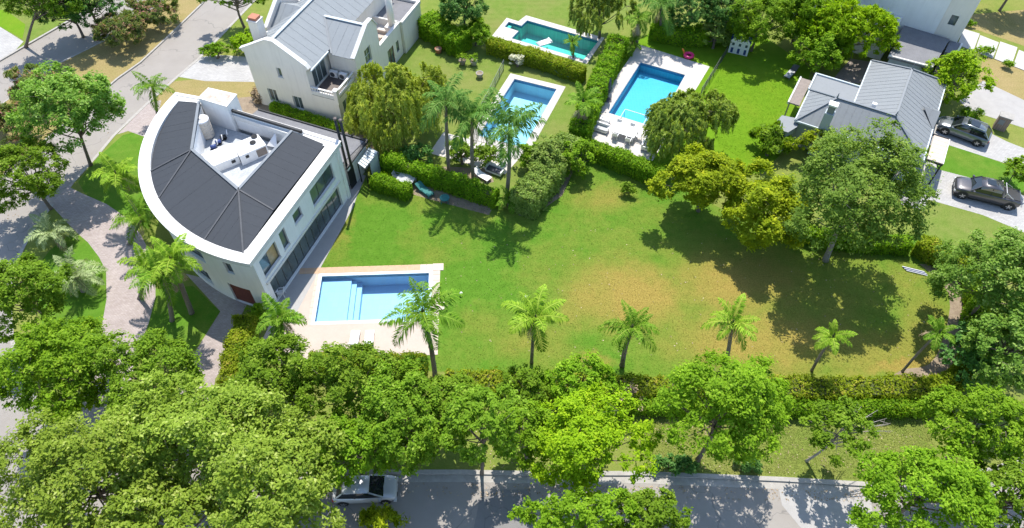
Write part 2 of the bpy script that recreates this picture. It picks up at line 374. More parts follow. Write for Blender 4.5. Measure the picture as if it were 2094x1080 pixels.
M['pool3'] = tile_mat('cyan_pool_tiles', (.20, .58, .74), .3, (.3, .65, .78))
M['pool4'] = tile_mat('teal_pool_paint', (.22, .7, .63), .4, (.1, .5, .45))
M['navytile'] = tile_mat('blue_waterline_tiles', (.08, .22, .42), .15, (.3, .4, .5))
M['rim'] = plain('pale_pool_rim', (.55, .68, .76), .5, var=.04)
M['water1'] = water_mat('clear_pool_water', (.73, .905, .99)); M['water2'] = water_mat('blue_pool_water', (.7, .905, .98))
M['water3'] = water_mat('cyan_pool_water', (.50, .86, .96)); M['water4'] = water_mat('teal_pool_water', (.52, .9, .85))
M['soil'] = speckle('bare_soil', [(.3, (.14, .1, .07)), (.5, (.26, .2, .14)), (.75, (.36, .3, .22))], 1.4, 14)
M['bark'] = plain('grey_bark', (.16, .13, .105), .95, var=.35, scale=5, bmp=.5, bscale=18)
M['palebark'] = plain('pale_bark', (.3, .27, .24), .95, var=.3, scale=5, bmp=.4, bscale=18)
M['palmbark'] = plain('palm_bark', (.2, .17, .145), .95, var=.35, scale=7, bmp=.5, bscale=14)
M['twig'] = plain('dark_twigs', (.06, .075, .02), .95, var=.4, scale=6)
M['plastic'] = plain('white_plastic', (.8, .8, .8), .4, var=.02)
M['cushion'] = plain('grey_cushion', (.45, .46, .47), .9, var=.08)
M['teal'] = plain('teal_canvas', (.03, .17, .16), .8, var=.15)
M['charcoal'] = plain('charcoal_fabric', (.09, .09, .11), .9, var=.15)
M['pink'] = plain('pink_vinyl', (.8, .04, .2), .4); M['orange'] = plain('orange_vinyl', (.75, .25, .05), .4)
M['tank'] = plain('cream_tank', (.62, .55, .46), .6, var=.08)
M['navy'] = plain('navy_plastic', (.03, .06, .2), .5)
M['brick'] = paver_mat('brown_brick', (.2, .14, .11), (.3, .22, .17), (.35, .32, .3), .22)
M['wood'] = plain('weathered_wood', (.24, .2, .17), .85, var=.25, scale=4)
M['bluewall'] = plain('blue_grey_render', (.36, .42, .45), .75, var=.05)
M['tyre'] = plain('tyre_rubber', (.02, .02, .021), .85); M['rim_m'] = plain('alloy_rim', (.5, .5, .51), .3, .8)
M['carglass'], _n, _b = new_mat('car_glass'); _b.inputs['Base Color'].default_value = (.015, .02, .022, 1); _b.inputs['Roughness'].default_value = .04; _b.inputs['Specular IOR Level'].default_value = 1.0
def car_paint(name, col, metal):
    m, n, b = new_mat(name); b.inputs['Base Color'].default_value = (*col, 1); b.inputs['Metallic'].default_value = metal; b.inputs['Roughness'].default_value = .32
    b.inputs['Coat Weight'].default_value = .7; b.inputs['Coat Roughness'].default_value = .05; return m
M['suv'] = car_paint('slate_blue_paint', (.19, .21, .235), .6); M['pickup'] = car_paint('graphite_paint', (.10, .095, .1), .6); M['whitecar'] = car_paint('white_car_paint', (.5, .515, .53), .2)
M['trim'] = plain('black_trim', (.02, .02, .02), .5); M['red'] = plain('red_lens', (.4, .01, .01), .15); M['lamp'] = plain('clear_lens', (.6, .62, .65), .1); M['plate'] = plain('number_plate', (.7, .7, .7), .5)
GREENS = [(.062, .152, .012), (.085, .19, .016), (.115, .22, .026)]
W = lambda x, y, rx, ry, a: (*G(x, y).to_2d(), rx, ry, a)
M['lawn'] = lawn_mat('garden_lawn', GREENS, (.275, .21, .05),
    [W(1275, 600, 6.5, 4.6, .95), W(1520, 580, 8, 5.5, .75), W(1560, 690, 9, 4.2, .85), W(1780, 715, 7, 3.2, .55), W(1700, 600, 7, 6, .3), W(1880, 620, 3, 5, .35), W(1100, 700, 4, 2, .3), W(1235, 405, 3.2, 2.2, .55), W(1170, 640, 2.0, 2.2, .5), W(1890, 700, 3, 5, .4),
     W(1210, 735, 2.0, .9, .7), W(700, 470, 1.2, 3, .4), W(1400, 500, 6, 2.2, .25), W(1860, 750, 5, 1.0, .9)], base_dry=.13,
    lush=[W(770, 470, 2.6, 3.0, .6), W(960, 580, 6, 3, .25)])
M['lawn_lush'] = lawn_mat('lush_lawn', [(.095, .2, .008), (.12, .235, .01), (.145, .26, .015)], (.2, .24, .02), [], base_dry=.05)
M['lawn_front'] = lawn_mat('front_lawn', GREENS, (.24, .22, .05), [], base_dry=.05)
M['lawn_dull'] = lawn_mat('worn_lawn', [(.09, .16, .018), (.12, .2, .027), (.155, .23, .04)], (.27, .21, .09), [], base_dry=.22)
M['lawn_dry'] = lawn_mat('dry_lawn', [(.13, .15, .03), (.2, .19, .05), (.25, .21, .07)], (.33, .25, .12), [], base_dry=.62)
M['verge'] = lawn_mat('verge_grass', [(.1, .165, .022), (.135, .205, .03), (.17, .225, .045)], (.28, .235, .08), [], base_dry=.28)
LEAF = {}
LEAF['ash'] = leaf_mat('bright_green_leaves', (.06, .125, .005), (.15, .255, .012), (.25, .34, .035))
LEAF['pale'] = leaf_mat('pale_green_leaves', (.085, .135, .012), (.185, .25, .032), (.36, .39, .13), st=(0, .74, 1))
LEAF['mid'] = leaf_mat('mid_green_leaves', (.055, .11, .006), (.13, .215, .014), (.235, .31, .05))
LEAF['deep'] = leaf_mat('deep_green_leaves', (.03, .085, .016), (.08, .175, .038), (.17, .27, .09))
LEAF['cool'] = leaf_mat('cool_green_leaves', (.055, .12, .015), (.14, .24, .035), (.3, .39, .12), st=(0, .65, 1))
LEAF['gold'] = leaf_mat('golden_green_leaves', (.1, .15, .006), (.23, .285, .01), (.46, .44, .02))
LEAF['grey'] = leaf_mat('grey_green_leaves', (.055, .1, .012), (.13, .195, .03), (.23, .28, .06))
LEAF['willow'] = leaf_mat('willow_leaves', (.11, .15, .016), (.25, .285, .045), (.38, .38, .09))
LEAF['wdark'] = leaf_mat('dull_willow_leaves', (.1, .15, .02), (.21, .26, .048), (.34, .37, .11))
LEAF['lime'] = leaf_mat('lime_leaves', (.085, .165, .004), (.2, .31, .008), (.31, .38, .02))
LEAF['hedge'] = leaf_mat('hedge_leaves', (.055, .125, .005), (.14, .245, .01), (.24, .31, .02))
LEAF['yhedge'] = leaf_mat('yellowing_hedge_leaves', (.085, .13, .006), (.2, .25, .014), (.33, .27, .05))
LEAF['vine'] = leaf_mat('grey_vine_leaves', (.08, .13, .025), (.18, .25, .055), (.28, .32, .1))
LEAF['pinkbush'] = leaf_mat('dusty_pink_bush', (.06, .1, .025), (.13, .17, .045), (.5, .17, .2), st=(0, .6, .95))
LEAF['palm'] = leaf_mat('palm_fronds', (.04, .1, .006), (.11, .2, .014), (.22, .3, .045), trans=.3)
LEAF['palmy'] = leaf_mat('yellow_palm_fronds', (.07, .14, .008), (.16, .25, .018), (.28, .34, .055), trans=.3)
LEAF['palmd'] = leaf_mat('dark_palm_fronds', (.03, .085, .012), (.085, .165, .028), (.2, .28, .08), trans=.3)
LEAF['pindo'] = leaf_mat('silver_palm_fronds', (.11, .15, .06), (.21, .26, .12), (.32, .35, .2), trans=.2)
LEAF['dead'] = leaf_mat('dead_fronds', (.14, .1, .06), (.27, .21, .14), (.38, .31, .23), trans=.15)
LEAF['flower'] = leaf_mat('white_blossom', (.5, .48, .35), (.7, .68, .55), (.8, .78, .7))

# ------------------------------------------------------------------ ground, roads, lawns
def offset_poly(poly, d):
    """grow a counter-clockwise polygon by d"""
    n = len(poly); out = []
    for i in range(n):
        a, b, c = poly[i-1], poly[i], poly[(i+1) % n]
        e1 = (b - a).normalized(); e2 = (c - b).normalized(); n1 = Vector((e1.y, -e1.x)); n2 = Vector((e2.y, -e2.x))
        m = (n1 + n2); m = m / max(.3, m.length_squared / 2); out.append(b + m * d)
    return out
def ccw(poly):
    poly = [Vector(p[:2]) for p in poly]
    return poly if sum(a.x * b.y - b.x * a.y for a, b in zip(poly, poly[1:] + poly[:1])) > 0 else poly[::-1]
class Frame:
    def __init__(s, o, deg): s.o = Vector(o[:2]); a = math.radians(deg); s.u = Vector((math.cos(a), math.sin(a))); s.v = Vector((-s.u.y, s.u.x)); s.rz = a
    def __call__(s, u, v, z=None):
        p = s.o + s.u * u + s.v * v; return p if z is None else Vector((p.x, p.y, z))
    def rect(s, u0, u1, v0, v1): return [s(u0, v0), s(u1, v0), s(u1, v1), s(u0, v1)]
P1 = Frame((-15.72, 30.5), 2.3); POOL1 = P1.rect(0, 9.35, 0, 5.05)
P2 = Frame(G(1052, 162), -21.5); POOL2 = P2.rect(0, 4.7, -9.6, 0)
P3 = Frame(G(1310, 128), -26.5); POOL3 = P3.rect(0, 5.0, -9.4, 0)
POOL4 = ccw(G2([(1078, 42), (1224, 84), (1194, 122), (1046, 79), (1060, 64), (1032, 55), (1040, 45), (1066, 53)]))
HOLES = [POOL1, POOL2, POOL3, POOL4]
def struct(name, mb, mat, **k): o = mb.obj(name, mat); o['kind'] = 'structure'; return o
struct('ground', MB().sheet([(-400, -200), (400, -200), (400, 600), (-400, 600)], -.104, HOLES), M['lawn_dry'])
struct('road', MB().sheet(G2([(760, -150), (320, 290), (230, 420), (170, 700), (430, 890), (2400, 880), (2500, 1500), (-900, 1500), (-1100, -150)]), -.1), M['concrete'])
LOT = G2([(660, -120), (560, -40), (410, 117), (363, 157), (300, 213), (233, 277), (197, 320), (150, 372), (108, 417), (62, 480), (34, 540), (22, 610), (26, 700), (46, 770), (95, 835),
          (170, 895), (280, 940), (450, 962), (700, 965), (944, 965), (1100, 968), (1318, 968), (1600, 980), (1774, 990), (1860, 992), (1935, 982), (2036, 958), (2150, 915), (2400, 800)])
LOT += [Vector((150, 60)), Vector((150, 180)), Vector((-20, 180))]
struct('terrain', MB().prism(ccw(LOT), -.103, 0, HOLES), M['verge'])
MED = G2([(470, -60), (413, 7), (350, 68), (287, 127), (240, 160), (130, 255), (75, 300), (0, 365), (-120, 470), (-120, 300), (0, 215), (60, 172), (120, 130), (220, 80), (330, 5), (385, -60)])
struct('median_strip', MB().prism(ccw(MED), -.103, 0), M['lawn_dry'])
WEST = G2([(300, -60), (180, 20), (57, 90), (0, 123), (-160, 220), (-500, 100), (-300, -100)])
struct('terrain_west', MB().prism(ccw(WEST), -.103, 0), M['lawn_dull'])
def ribbon(name, pts, wd, z0, z1, mat, kind='structure'):
    pts = [Vector(p[:2]) for p in pts]; L = []; R = []
    for i, p in enumerate(pts):
        d = (pts[min(i+1, len(pts)-1)] - pts[max(i-1, 0)]).normalized(); nn = Vector((-d.y, d.x)) * wd / 2; L.append(p + nn); R.append(p - nn)
    mb = MB()
    for i in range(len(pts) - 1):
        mb.hexa([(*R[i], z0), (*R[i+1], z0), (*L[i+1], z0), (*L[i], z0), (*R[i], z1), (*R[i+1], z1), (*L[i+1], z1), (*L[i], z1)])
    o = mb.obj(name, mat); o['kind'] = kind; return o
def smooth_line(pts, k=4):
    out = []; n = len(pts)
    for i in range(n - 1):
        p0, p1, p2, p3 = pts[max(i-1, 0)], pts[i], pts[i+1], pts[min(i+2, n-1)]
        for j in range(k):
            t = j / k; out.append(.5 * ((2 * p1) + (p2 - p0) * t + (2 * p0 - 5 * p1 + 4 * p2 - p3) * t * t + (3 * p1 - p0 - 3 * p2 + p3) * t ** 3))
    return out + [pts[-1]]
ribbon('kerb', LOT[1:8], .3, -.099, .03, M['kerb'])
ribbon('kerb', smooth_line(LOT[8:14]), .3, -.099, .03, M['kerb'])
ribbon('kerb', LOT[17:25], .3, -.099, .03, M['kerb'])
ribbon('kerb', LOT[25:29], .3, -.099, .03, M['kerb'])
ribbon('gutter', [p + Vector((0, -.42)) for p in LOT[17:25]], .5, -.0995, -.09, M['kerb'])
ribbon('kerb', MED[0:9], .2, -.099, .02, M['kerb']); ribbon('kerb', MED[9:16], .2, -.099, .02, M['kerb']); ribbon('kerb', WEST[0:5], .25, -.099, .03, M['kerb'])
def sheet(name, px, z, mat, holes=(), th=None, smooth=0):
    p = G2(px) if isinstance(px[0], tuple) else px
    if smooth: p = smooth_line(p + p[:1], smooth)[:-1]
    return struct(name, MB().prism(ccw(p), -.05, z, holes), mat)
sheet('lawn', [(720, 402), (775, 335), (1030, 425), (1065, 440), (1180, 290), (1350, 355), (1480, 430), (1700, 480), (1870, 480), (1975, 545), (1965, 640), (1960, 720), (1930, 772), (1500, 778), (900, 760), (560, 745), (556, 624), (625, 552)], .004, M['lawn'], [POOL1])
sheet('lawn', [(866, 60), (1000, 105), (1195, 165), (1165, 280), (1062, 405), (775, 330), (715, 240), (815, 130)], .004, M['lawn_dull'], [POOL2])
sheet('lawn', [(985, -60), (1330, -60), (1262, 80), (1205, 150), (995, 90), (975, 50)], .004, M['lawn_dull'], [POOL4])
sheet('lawn', [(1340, 60), (1540, 60), (1660, 140), (1640, 200), (1610, 300), (1560, 355), (1350, 352), (1185, 282), (1265, 110)], .004, M['lawn_lush'], [POOL3])
sheet('lawn', [(1925, 292), (2010, 318), (2094, 352), (2094, 395), (1900, 345)], .004, M['lawn_front'])
sheet('lawn', [(1870, 470), (1930, 400), (2000, 430), (2094, 470), (2160, 560), (2000, 560)], .004, M['lawn_dull'])
sheet('lawn', [(2010, 115), (2094, 140), (2200, 200), (2200, 240), (2000, 172)], .004, M['lawn_dry'])
sheet('lawn', [(1985, 30), (2094, 20), (2200, 60), (2200, 130), (2000, 62), (1965, 60)], .004, M['lawn_dry'])
sheet('lawn', [(160, 372), (200, 322), (252, 276), (285, 268), (312, 300), (305, 470), (262, 447), (218, 418), (175, 399)], .006, M['lawn_front'])
sheet('lawn', [(150, 474), (182, 497), (203, 525), (217, 556), (219, 612), (209, 662), (190, 720), (120, 720), (80, 640), (80, 540)], .006, M['lawn_front'], smooth=3)
sheet('lawn', [(314, 590), (395, 585), (450, 637), (400, 715), (330, 730), (300, 672)], .006, M['lawn_front'])
sheet('lawn', [(345, 168), (420, 160), (520, 165), (528, 215), (440, 240), (330, 235), (318, 205)], .006, M['lawn_dry'])
# paved surfaces
sheet('driveway', [(170, 350), (144, 384), (173, 398), (217, 417), (260, 446), (285, 474), (318, 540), (318, 608), (304, 662), (286, 705), (262, 800), (240, 925), (150, 880), (190, 760), (206, 684), (209, 662), (218, 612), (217, 554), (202, 525), (180, 496), (155, 474), (108, 424), (100, 420)], .008, M['pavers'])
sheet('garage_path', [(380, 560), (451, 637), (404, 712), (370, 770), (340, 948), (420, 958), (440, 775), (464, 738), (470, 690), (505, 622), (470, 600), (420, 570)], .008, M['pavers'])
sheet('footpath', [(240, 275), (305, 210), (330, 205), (318, 265), (296, 280), (262, 268)], .009, M['pavers'])
sheet('driveway', [(363, 157), (412, 117), (440, 112), (530, 118), (530, 168), (420, 166)], .008, M['greypavers'])
sheet('driveway', [(-40, 60), (0, 55), (48, 85), (30, 105), (-40, 145)], .008, M['greypavers'])
sheet('lawn', [(-40, 22), (10, 20), (52, 50), (46, 80), (0, 54), (-40, 60)], .008, M['lawn_lush'])
sheet('driveway', [(1905, 240), (1960, 240), (2060, 290), (2200, 345), (2200, 390), (2090, 345), (1925, 292), (1890, 300)], .008, M['greypavers'])
sheet('driveway', [(1880, 335), (1912, 345), (2000, 368), (2094, 400), (2200, 440), (2200, 520), (2010, 440), (1870, 400)], .008, M['greypavers'])
sheet('driveway', [(1960, 205), (2010, 165), (2094, 205), (2220, 260), (2220, 310), (2094, 262), (1980, 225)], .008, M['paleconc'])
sheet('patio', [(1740, 120), (1800, 130), (1790, 175), (1700, 165)], .008, M['wood'])
sheet('service_yard', [(440, 205), (540, 195), (700, 268), (760, 280), (770, 310), (700, 300), (500, 235)], .007, M['soil'])
sheet('flower_bed', [(800, 352), (1010, 420), (1000, 440), (880, 408), (800, 385)], .009, M['soil'])
sheet('flower_bed', [(1200, 292), (1350, 362), (1340, 378), (1195, 318)], .009, M['soil'])
sheet('flower_bed', [(1060, 440), (1170, 300), (1190, 310), (1150, 400), (1085, 445)], .009, M['soil'])
sheet('flower_bed', [(1880, 540), (1960, 560), (1975, 700), (1940, 770), (1830, 772), (1850, 755), (1900, 745), (1930, 690), (1940, 600)], .009, M['soil'], smooth=3)
sheet('flower_bed', [(780, 335), (1000, 345), (1010, 372), (940, 390), (800, 348)], .0088, M['soil'])
# stepping slabs by the white house
for i, q in enumerate([[(1970, 60), (2003, 70), (1990, 105), (1958, 92)], [(2004, 73), (2042, 88), (2030, 120), (1993, 106)], [(2045, 86), (2080, 98), (2068, 135), (2033, 121)], [(2083, 103), (2125, 120), (2113, 152), (2071, 136)]]):
    struct('paving_slab', MB().prism(ccw(G2(q)), -.02, .07), M['slab'])

# ------------------------------------------------------------------ pools
def pool(name, label, outline, depth, wet, wat, rimw, rim_mat, wz=-.14):
    c = sum(outline, Vector((0, 0))) / len(outline); t = thing(name, label, 'pool', (c.x, c.y, 0))
    o = ccw(outline); inner = offset_poly(o, -rimw) if rimw else o
    b = MB(); n = len(inner); fz = -depth
    b.sheet(inner, fz)
    for i in range(n):
        p, q = inner[i], inner[(i+1) % n]; b.add([(*q, fz), (*p, fz), (*p, .0), (*q, .0)], [(0, 1, 2, 3)])
    b.obj('basin', wet, t)
    if rimw: MB().prism(offset_poly(o, -.004), -.3, .036, [inner]).obj('rim', rim_mat, t)
    MB().sheet(offset_poly(o, -rimw - .002 if rimw else -.002), wz).obj('water', wat, t)
    return t
p1 = pool('swimming_pool', 'pale blue pool with wide steps, beside the curved-roof house', POOL1, 1.5, M['pool1'], M['water1'], .28, M['rim'])
for u0, u1, z in ((.285, 2.65, -.42), (2.652, 3.05, -.68), (3.052, 3.45, -.95)):
    MB().prism(P1.rect(u0, u1, .285, 4.765), -1.495, z).obj('step', M['pool1'], p1)
p2 = pool('swimming_pool', 'bright blue pool partly hidden by the three tall palms', POOL2, 1.6, M['pool2'], M['water2'], 0, None)
MB().prism(P2.rect(.01, 4.69, -9.59, -8.3), -1.59, -.6).obj('step', M['pool2'], p2)
p3 = pool('swimming_pool', 'cyan tiled pool beside the closed grey parasol', POOL3, 1.1, M['pool3'], M['water3'], 0, None)
MB().prism(P3.rect(1.3, 4.0, -9.39, -8.2), -1.09, -.45).obj('step', M['pool3'], p3)
p4 = pool('swimming_pool', 'teal pool with notched corner and white float at the back', POOL4, 1.7, M['pool4'], M['water4'], 0, None)
for k in range(3):
    a = [G(1033 + 7 * k, 55.5 + 2 * k), G(1040 + 7 * k, 46 + 2 * k), G(1047 + 7 * k, 48 + 2 * k), G(1040 + 7 * k, 57.5 + 2 * k)]
    MB().prism(ccw([q.to_2d() for q in a]), -1.69, -.3 - .35 * k).obj('step', M['pool4'], p4)
MB().prism(ccw(G2([(1070, 66), (1118, 78), (1128, 96), (1110, 102), (1050, 84)])), -1.695, -.9).obj('shelf', M['pool4'], p4)
for pp, o_, m_ in ((p2, POOL2, 'pool2'), (p3, POOL3, 'pool3'), (p4, POOL4, 'pool4')):
    q = ccw(o_); MB().prism(offset_poly(q, -.004), -.3, -.02, [offset_poly(q, -.035)]).obj('waterline_tiles', M['navytile'], pp)
# deck of pool 1 and its coping stones
deck1 = sheet('pool_deck', [P1(-1.6, 5.6), P1(9.9, 5.6), P1(9.9, -3.1), P1(-2.0, -3.1), P1(-3.6, -1.6), P1(-3.2, .2)], .03, M['deck'], [POOL1])
u = -1.65
while u < 9.3:
    wd = rnd.uniform(.5, .56)
    MB().prism(P1.rect(u, u + wd - .018, 5.06, 5.68), -.02, .045 + rnd.uniform(0, .008)).obj('coping_stone', M['copingtan'] if u < 8 else M['copingpale'], deck1); u += wd
MB().prism(P1.rect(9.36, 10.25, 5.0, 5.72), -.02, .06).obj('coping_stone', M['copingpale'], deck1)
MB().prism(P1.rect(10.0, 10.4, 1.0, 1.75), -.02, .06).obj('coping_stone', M['copingpale'], deck1)
v = -3.1
while v < 4.9:
    wd = rnd.uniform(.55, .62)
    MB().prism(P1.rect(9.36, 9.98, v, min(v + wd - .02, 4.98)), -.02, .042 + rnd.uniform(0, .008)).obj('coping_stone', M['copingpale'], deck1); v += wd
v = 0
while v < 5.0:
    MB().prism(P1.rect(-.24, -.005, v, min(v + .53, 5.05)), .0, .042 + rnd.uniform(0, .006)).obj('coping_stone', M['copingpale'], deck1); v += .55
def slab_deck(name, fr, pool_rect, rim, size, mat, extra=None):
    (u0, u1, v0, v1) = pool_rect
    o = fr.rect(u0 - rim, u1 + rim, v0 - rim, v1 + rim) if extra is None else extra
    return sheet(name, o, .03, mat, [fr.rect(u0, u1, v0, v1)])
deck2 = slab_deck('pool_deck', P2, (0, 4.7, -9.6, 0), .75, 1, M['whitestone'])
def ring_stones(deck, fr, r, wd, st, mat):
    u0, u1, v0, v1 = r
    for a, b, fixed, axis in ((u0 - wd, u1 + wd, v1, 'u'), (u0 - wd, u1 + wd, v0 - wd, 'u'), (v0, v1, u0 - wd, 'v'), (v0, v1, u1, 'v')):
        n = max(1, round((b - a) / st)); q = (b - a) / n
        for k in range(n):
            s0, s1 = a + k * q, a + (k + 1) * q - .015; z = .042 + rnd.uniform(0, .006)
            rc = fr.rect(s0, s1, fixed + .004, fixed + wd - .004) if axis == 'u' else fr.rect(fixed + .004, fixed + wd - .004, s0, s1)
            MB().prism(rc, .0, z).obj('coping_stone', mat, deck)
ring_stones(deck2, P2, (0, 4.7, -9.6, 0), .72, .8, M['whitestone'])
sheet('pool_terrace', [P2(-3.4, -13.6), P2(4.4, -13.6), P2(5.0, -10.4), P2(-3.4, -10.4)], .026, M['whitestone'])
deck3 = slab_deck('pool_deck', P3, (0, 5.0, -9.4, 0), 1.0, 1, M['whitestone'], [P3(-1.3, 3.0), P3(6.9, 2.6), P3(6.3, -14.2), P3(-1.9, -13.6), P3(-1.5, -9.0)])
ring_stones(deck3, P3, (0, 5.0, -9.4, 0), .55, .7, M['whitestone'])
deck4 = sheet('pool_deck', G2([(1076, 32), (1236, 78), (1200, 131), (1006, 74), (1036, 37), (1060, 44)]), .03, M['whitestone'], [POOL4])
struct('terrace', MB().prism(ccw(G2([(556, 624), (540, 665), (600, 652), (660, 540), (722, 425), (730, 402), (748, 360), (712, 345), (700, 400)])), -.02, .036), M['terrace'])

# ------------------------------------------------------------------ shared building pieces
def clip_strip(poly, a0, a1):
    def cut(pl, val, keep):
        out = []
        for i in range(len(pl)):
            p, q = pl[i], pl[(i+1) % len(pl)]; ip = keep(p[0], val); iq = keep(q[0], val)
            if ip: out.append(p)
            if ip != iq: t = (val - p[0]) / (q[0] - p[0]); out.append((val, p[1] + (q[1] - p[1]) * t))
        return out
    p = cut(poly, a0, lambda x, v: x >= v - 1e-9); return cut(p, a1, lambda x, v: x <= v + 1e-9) if len(p) > 2 else []
def roof_facet(parent, pts, eave, mat, strip, th=.06, seam=.018, name='roof_panel'):
    """a planar roof slope laid as separate sheets; eave = direction along which the sheets follow one another"""
    pts = [Vector(p) for p in pts]; nrm = Vector((0, 0, 0))
    for i in range(len(pts)): nrm += (pts[i] - pts[0]).cross(pts[(i+1) % len(pts)] - pts[0])
    nrm.normalize(); nrm = nrm if nrm.z > 0 else -nrm
    a = Vector(eave); a = (a - nrm * a.dot(nrm)).normalized(); b = nrm.cross(a); o = pts[0]
    fl = [((p - o).dot(a), (p - o).dot(b)) for p in pts]
    lo, hi = min(p[0] for p in fl), max(p[0] for p in fl); n = max(1, round((hi - lo) / strip)); w_ = (hi - lo) / n
    for k in range(n):
        pl = clip_strip(fl, lo + k * w_ + .001, lo + (k+1) * w_ - .001)
        if len(pl) < 3: continue
        mb = MB(); m = len(pl); up = nrm * rnd.uniform(0, .006)
        T = [o + a * x + b * y + up for x, y in pl]; Bq = [p - nrm * th for p in T]
        ar = sum(pl[i][0] * pl[(i+1) % m][1] - pl[(i+1) % m][0] * pl[i][1] for i in range(m))
        fs = [tuple(range(m)) if ar > 0 else tuple(range(m))[::-1], tuple(range(m, 2*m))[::-1] if ar > 0 else tuple(range(m, 2*m))]
        for i in range(m):
            j = (i+1) % m; q = (i, i+m, j+m, j); fs.append(q if ar > 0 else q[::-1])
        mb.add(T + Bq, fs)
        x = lo + k * w_ + .03; ys = [q for q in clip_strip(fl, x - .02, x + .02)]
        if seam and len(ys) > 2:
            y0, y1 = min(q[1] for q in ys), max(q[1] for q in ys)
            if y1 - y0 > .1: mb.beam(o + a * x + b * (y0 + .01) + nrm * seam / 2, o + a * x + b * (y1 - .01) + nrm * seam / 2, .03, seam, nrm)
        mb.obj(name, mat, parent)
def window(parent, org, ud, u0, u1, z0, z1, cols=1, rows=1, frame='alu', pane='glass', inset=.12, bar=.06, name='window'):
    """frame with panes set back into an opening; every pane a sub-part"""
    org = Vector((org[0], org[1], 0)); ud = Vector((ud[0], ud[1], 0)).normalized(); nd_ = Vector((ud.y, -ud.x, 0))
    P = lambda u, z, d: org + ud * u + Vector((0, 0, z)) - nd_ * d
    mb = MB(); e = .004
    def bx(a, b, c, d, i0, i1): mb.hexa([P(a, c, i1), P(b, c, i1), P(b, c, i0), P(a, c, i0), P(a, d, i1), P(b, d, i1), P(b, d, i0), P(a, d, i0)])
    u0 += e; u1 -= e; z0 += e; z1 -= e
    bx(u0, u1, z0, z0 + bar, inset, inset + .07); bx(u0, u1, z1 - bar, z1, inset, inset + .07)
    for c in range(cols + 1):
        x = u0 + (u1 - u0 - bar) * c / cols; bx(x, x + bar, z0 + bar, z1 - bar, inset, inset + .07)
    for r in range(1, rows):
        z = z0 + (z1 - z0 - bar) * r / rows; bx(u0 + bar, u1 - bar, z, z + bar * .8, inset + .006, inset + .06)
    f = mb.obj(name, M[frame], parent)
    for c in range(cols):
        m = MB(); a = u0 + bar + (u1 - u0 - bar) * c / cols; b = u0 + (u1 - u0 - bar) * (c + 1) / cols; i0 = inset + .03
        m.hexa([P(a, z0 + bar, i0 + .015), P(b, z0 + bar, i0 + .015), P(b, z0 + bar, i0), P(a, z0 + bar, i0), P(a, z1 - bar, i0 + .015), P(b, z1 - bar, i0 + .015), P(b, z1 - bar, i0), P(a, z1 - bar, i0)])
        pn = pane[c % len(pane)] if isinstance(pane, list) else pane
        m.obj('pane', M[pn], f)
    return f
def mini_split(parent, loc, rz, name='air_conditioner'):
    pass

# ------------------------------------------------------------------ house with the fan-shaped dark roof
HC = Vector((-16.03, 45.98)); HR = 14.75; ZP = 6.4
h1 = thing('curved_house', 'white two-storey house with fan-shaped charcoal roof and long glazed garden front', 'house', (-22, 42, 0))
A0, A1 = math.radians(160.4), math.radians(258.8)
pol = lambda r, a, z=None: (HC + Vector((math.cos(a), math.sin(a))) * r) if z is None else Vector((HC.x + math.cos(a) * r, HC.y + math.sin(a) * r, z))
F0, F1 = Vector((-18.87, 31.5)), Vector((-14.31, 44.52)); FU = (F1 - F0).normalized(); FN = Vector((FU.y, -FU.x)); FL = (F1 - F0).length
B2, B3 = Vector((-23.55, 48.36)), Vector((-27.75, 50.36))
# curved wall, set under the parapet
WR = HR - .3
nseg = 36; us = [A0 + (A1 - A0) * i / nseg for i in range(nseg + 1)]
aw = lambda px, py, z: math.atan2(G(px, py, z).y - HC.y, G(px, py, z).x - HC.x) % (2 * math.pi)
def snap(a): return min(us, key=lambda x: abs(x - a))
def ang(i): return us[i]
c_open = [(ang(32), ang(33), 4.0, 5.3), (ang(26), ang(29), 3.9, 5.3), (ang(20), ang(22), 3.9, 5.3), (ang(14), ang(16), 3.9, 5.3), (ang(31), ang(34), .02, 2.35), (ang(25), ang(28), .6, 2.3), (ang(8), ang(11), .6, 2.3)]
zs = [0, .02, .6, 2.3, 2.35, 3.9, 4.0, 5.3, 5.95]
MB().grid_wall(lambda a, z, d: pol(WR - d, a, z), us, zs, c_open, .3).obj('curved_wall', M['white'], h1)
for (a, b, z0, z1) in c_open:
    p, q = pol(WR, a), pol(WR, b)
    if z1 == 2.35:
        gd = MB()
        k = 6
        for i in range(k):
            zz0 = .03 + i * 2.3 / k; gd.hexa([*(Vector((*(p if s < 1 else q), zz0)) - Vector((*( ((p+q)/2 - HC).normalized() * d), 0)) for s, d in ((0, .22), (1, .22), (1, .14), (0, .14))),
                                            *(Vector((*(p if s < 1 else q), zz0 + 2.3 / k - .02)) - Vector((*( ((p+q)/2 - HC).normalized() * d), 0)) for s, d in ((0, .22), (1, .22), (1, .14), (0, .14)))])
        o = gd.obj('garage_door', M['redwood'], h1); o['label'] = 'red-brown panelled garage door'
    else:
        window(h1, p, q - p, .0, (q - p).length, z0, z1, cols=1 if (b - a) < .06 else 2, inset=.2)
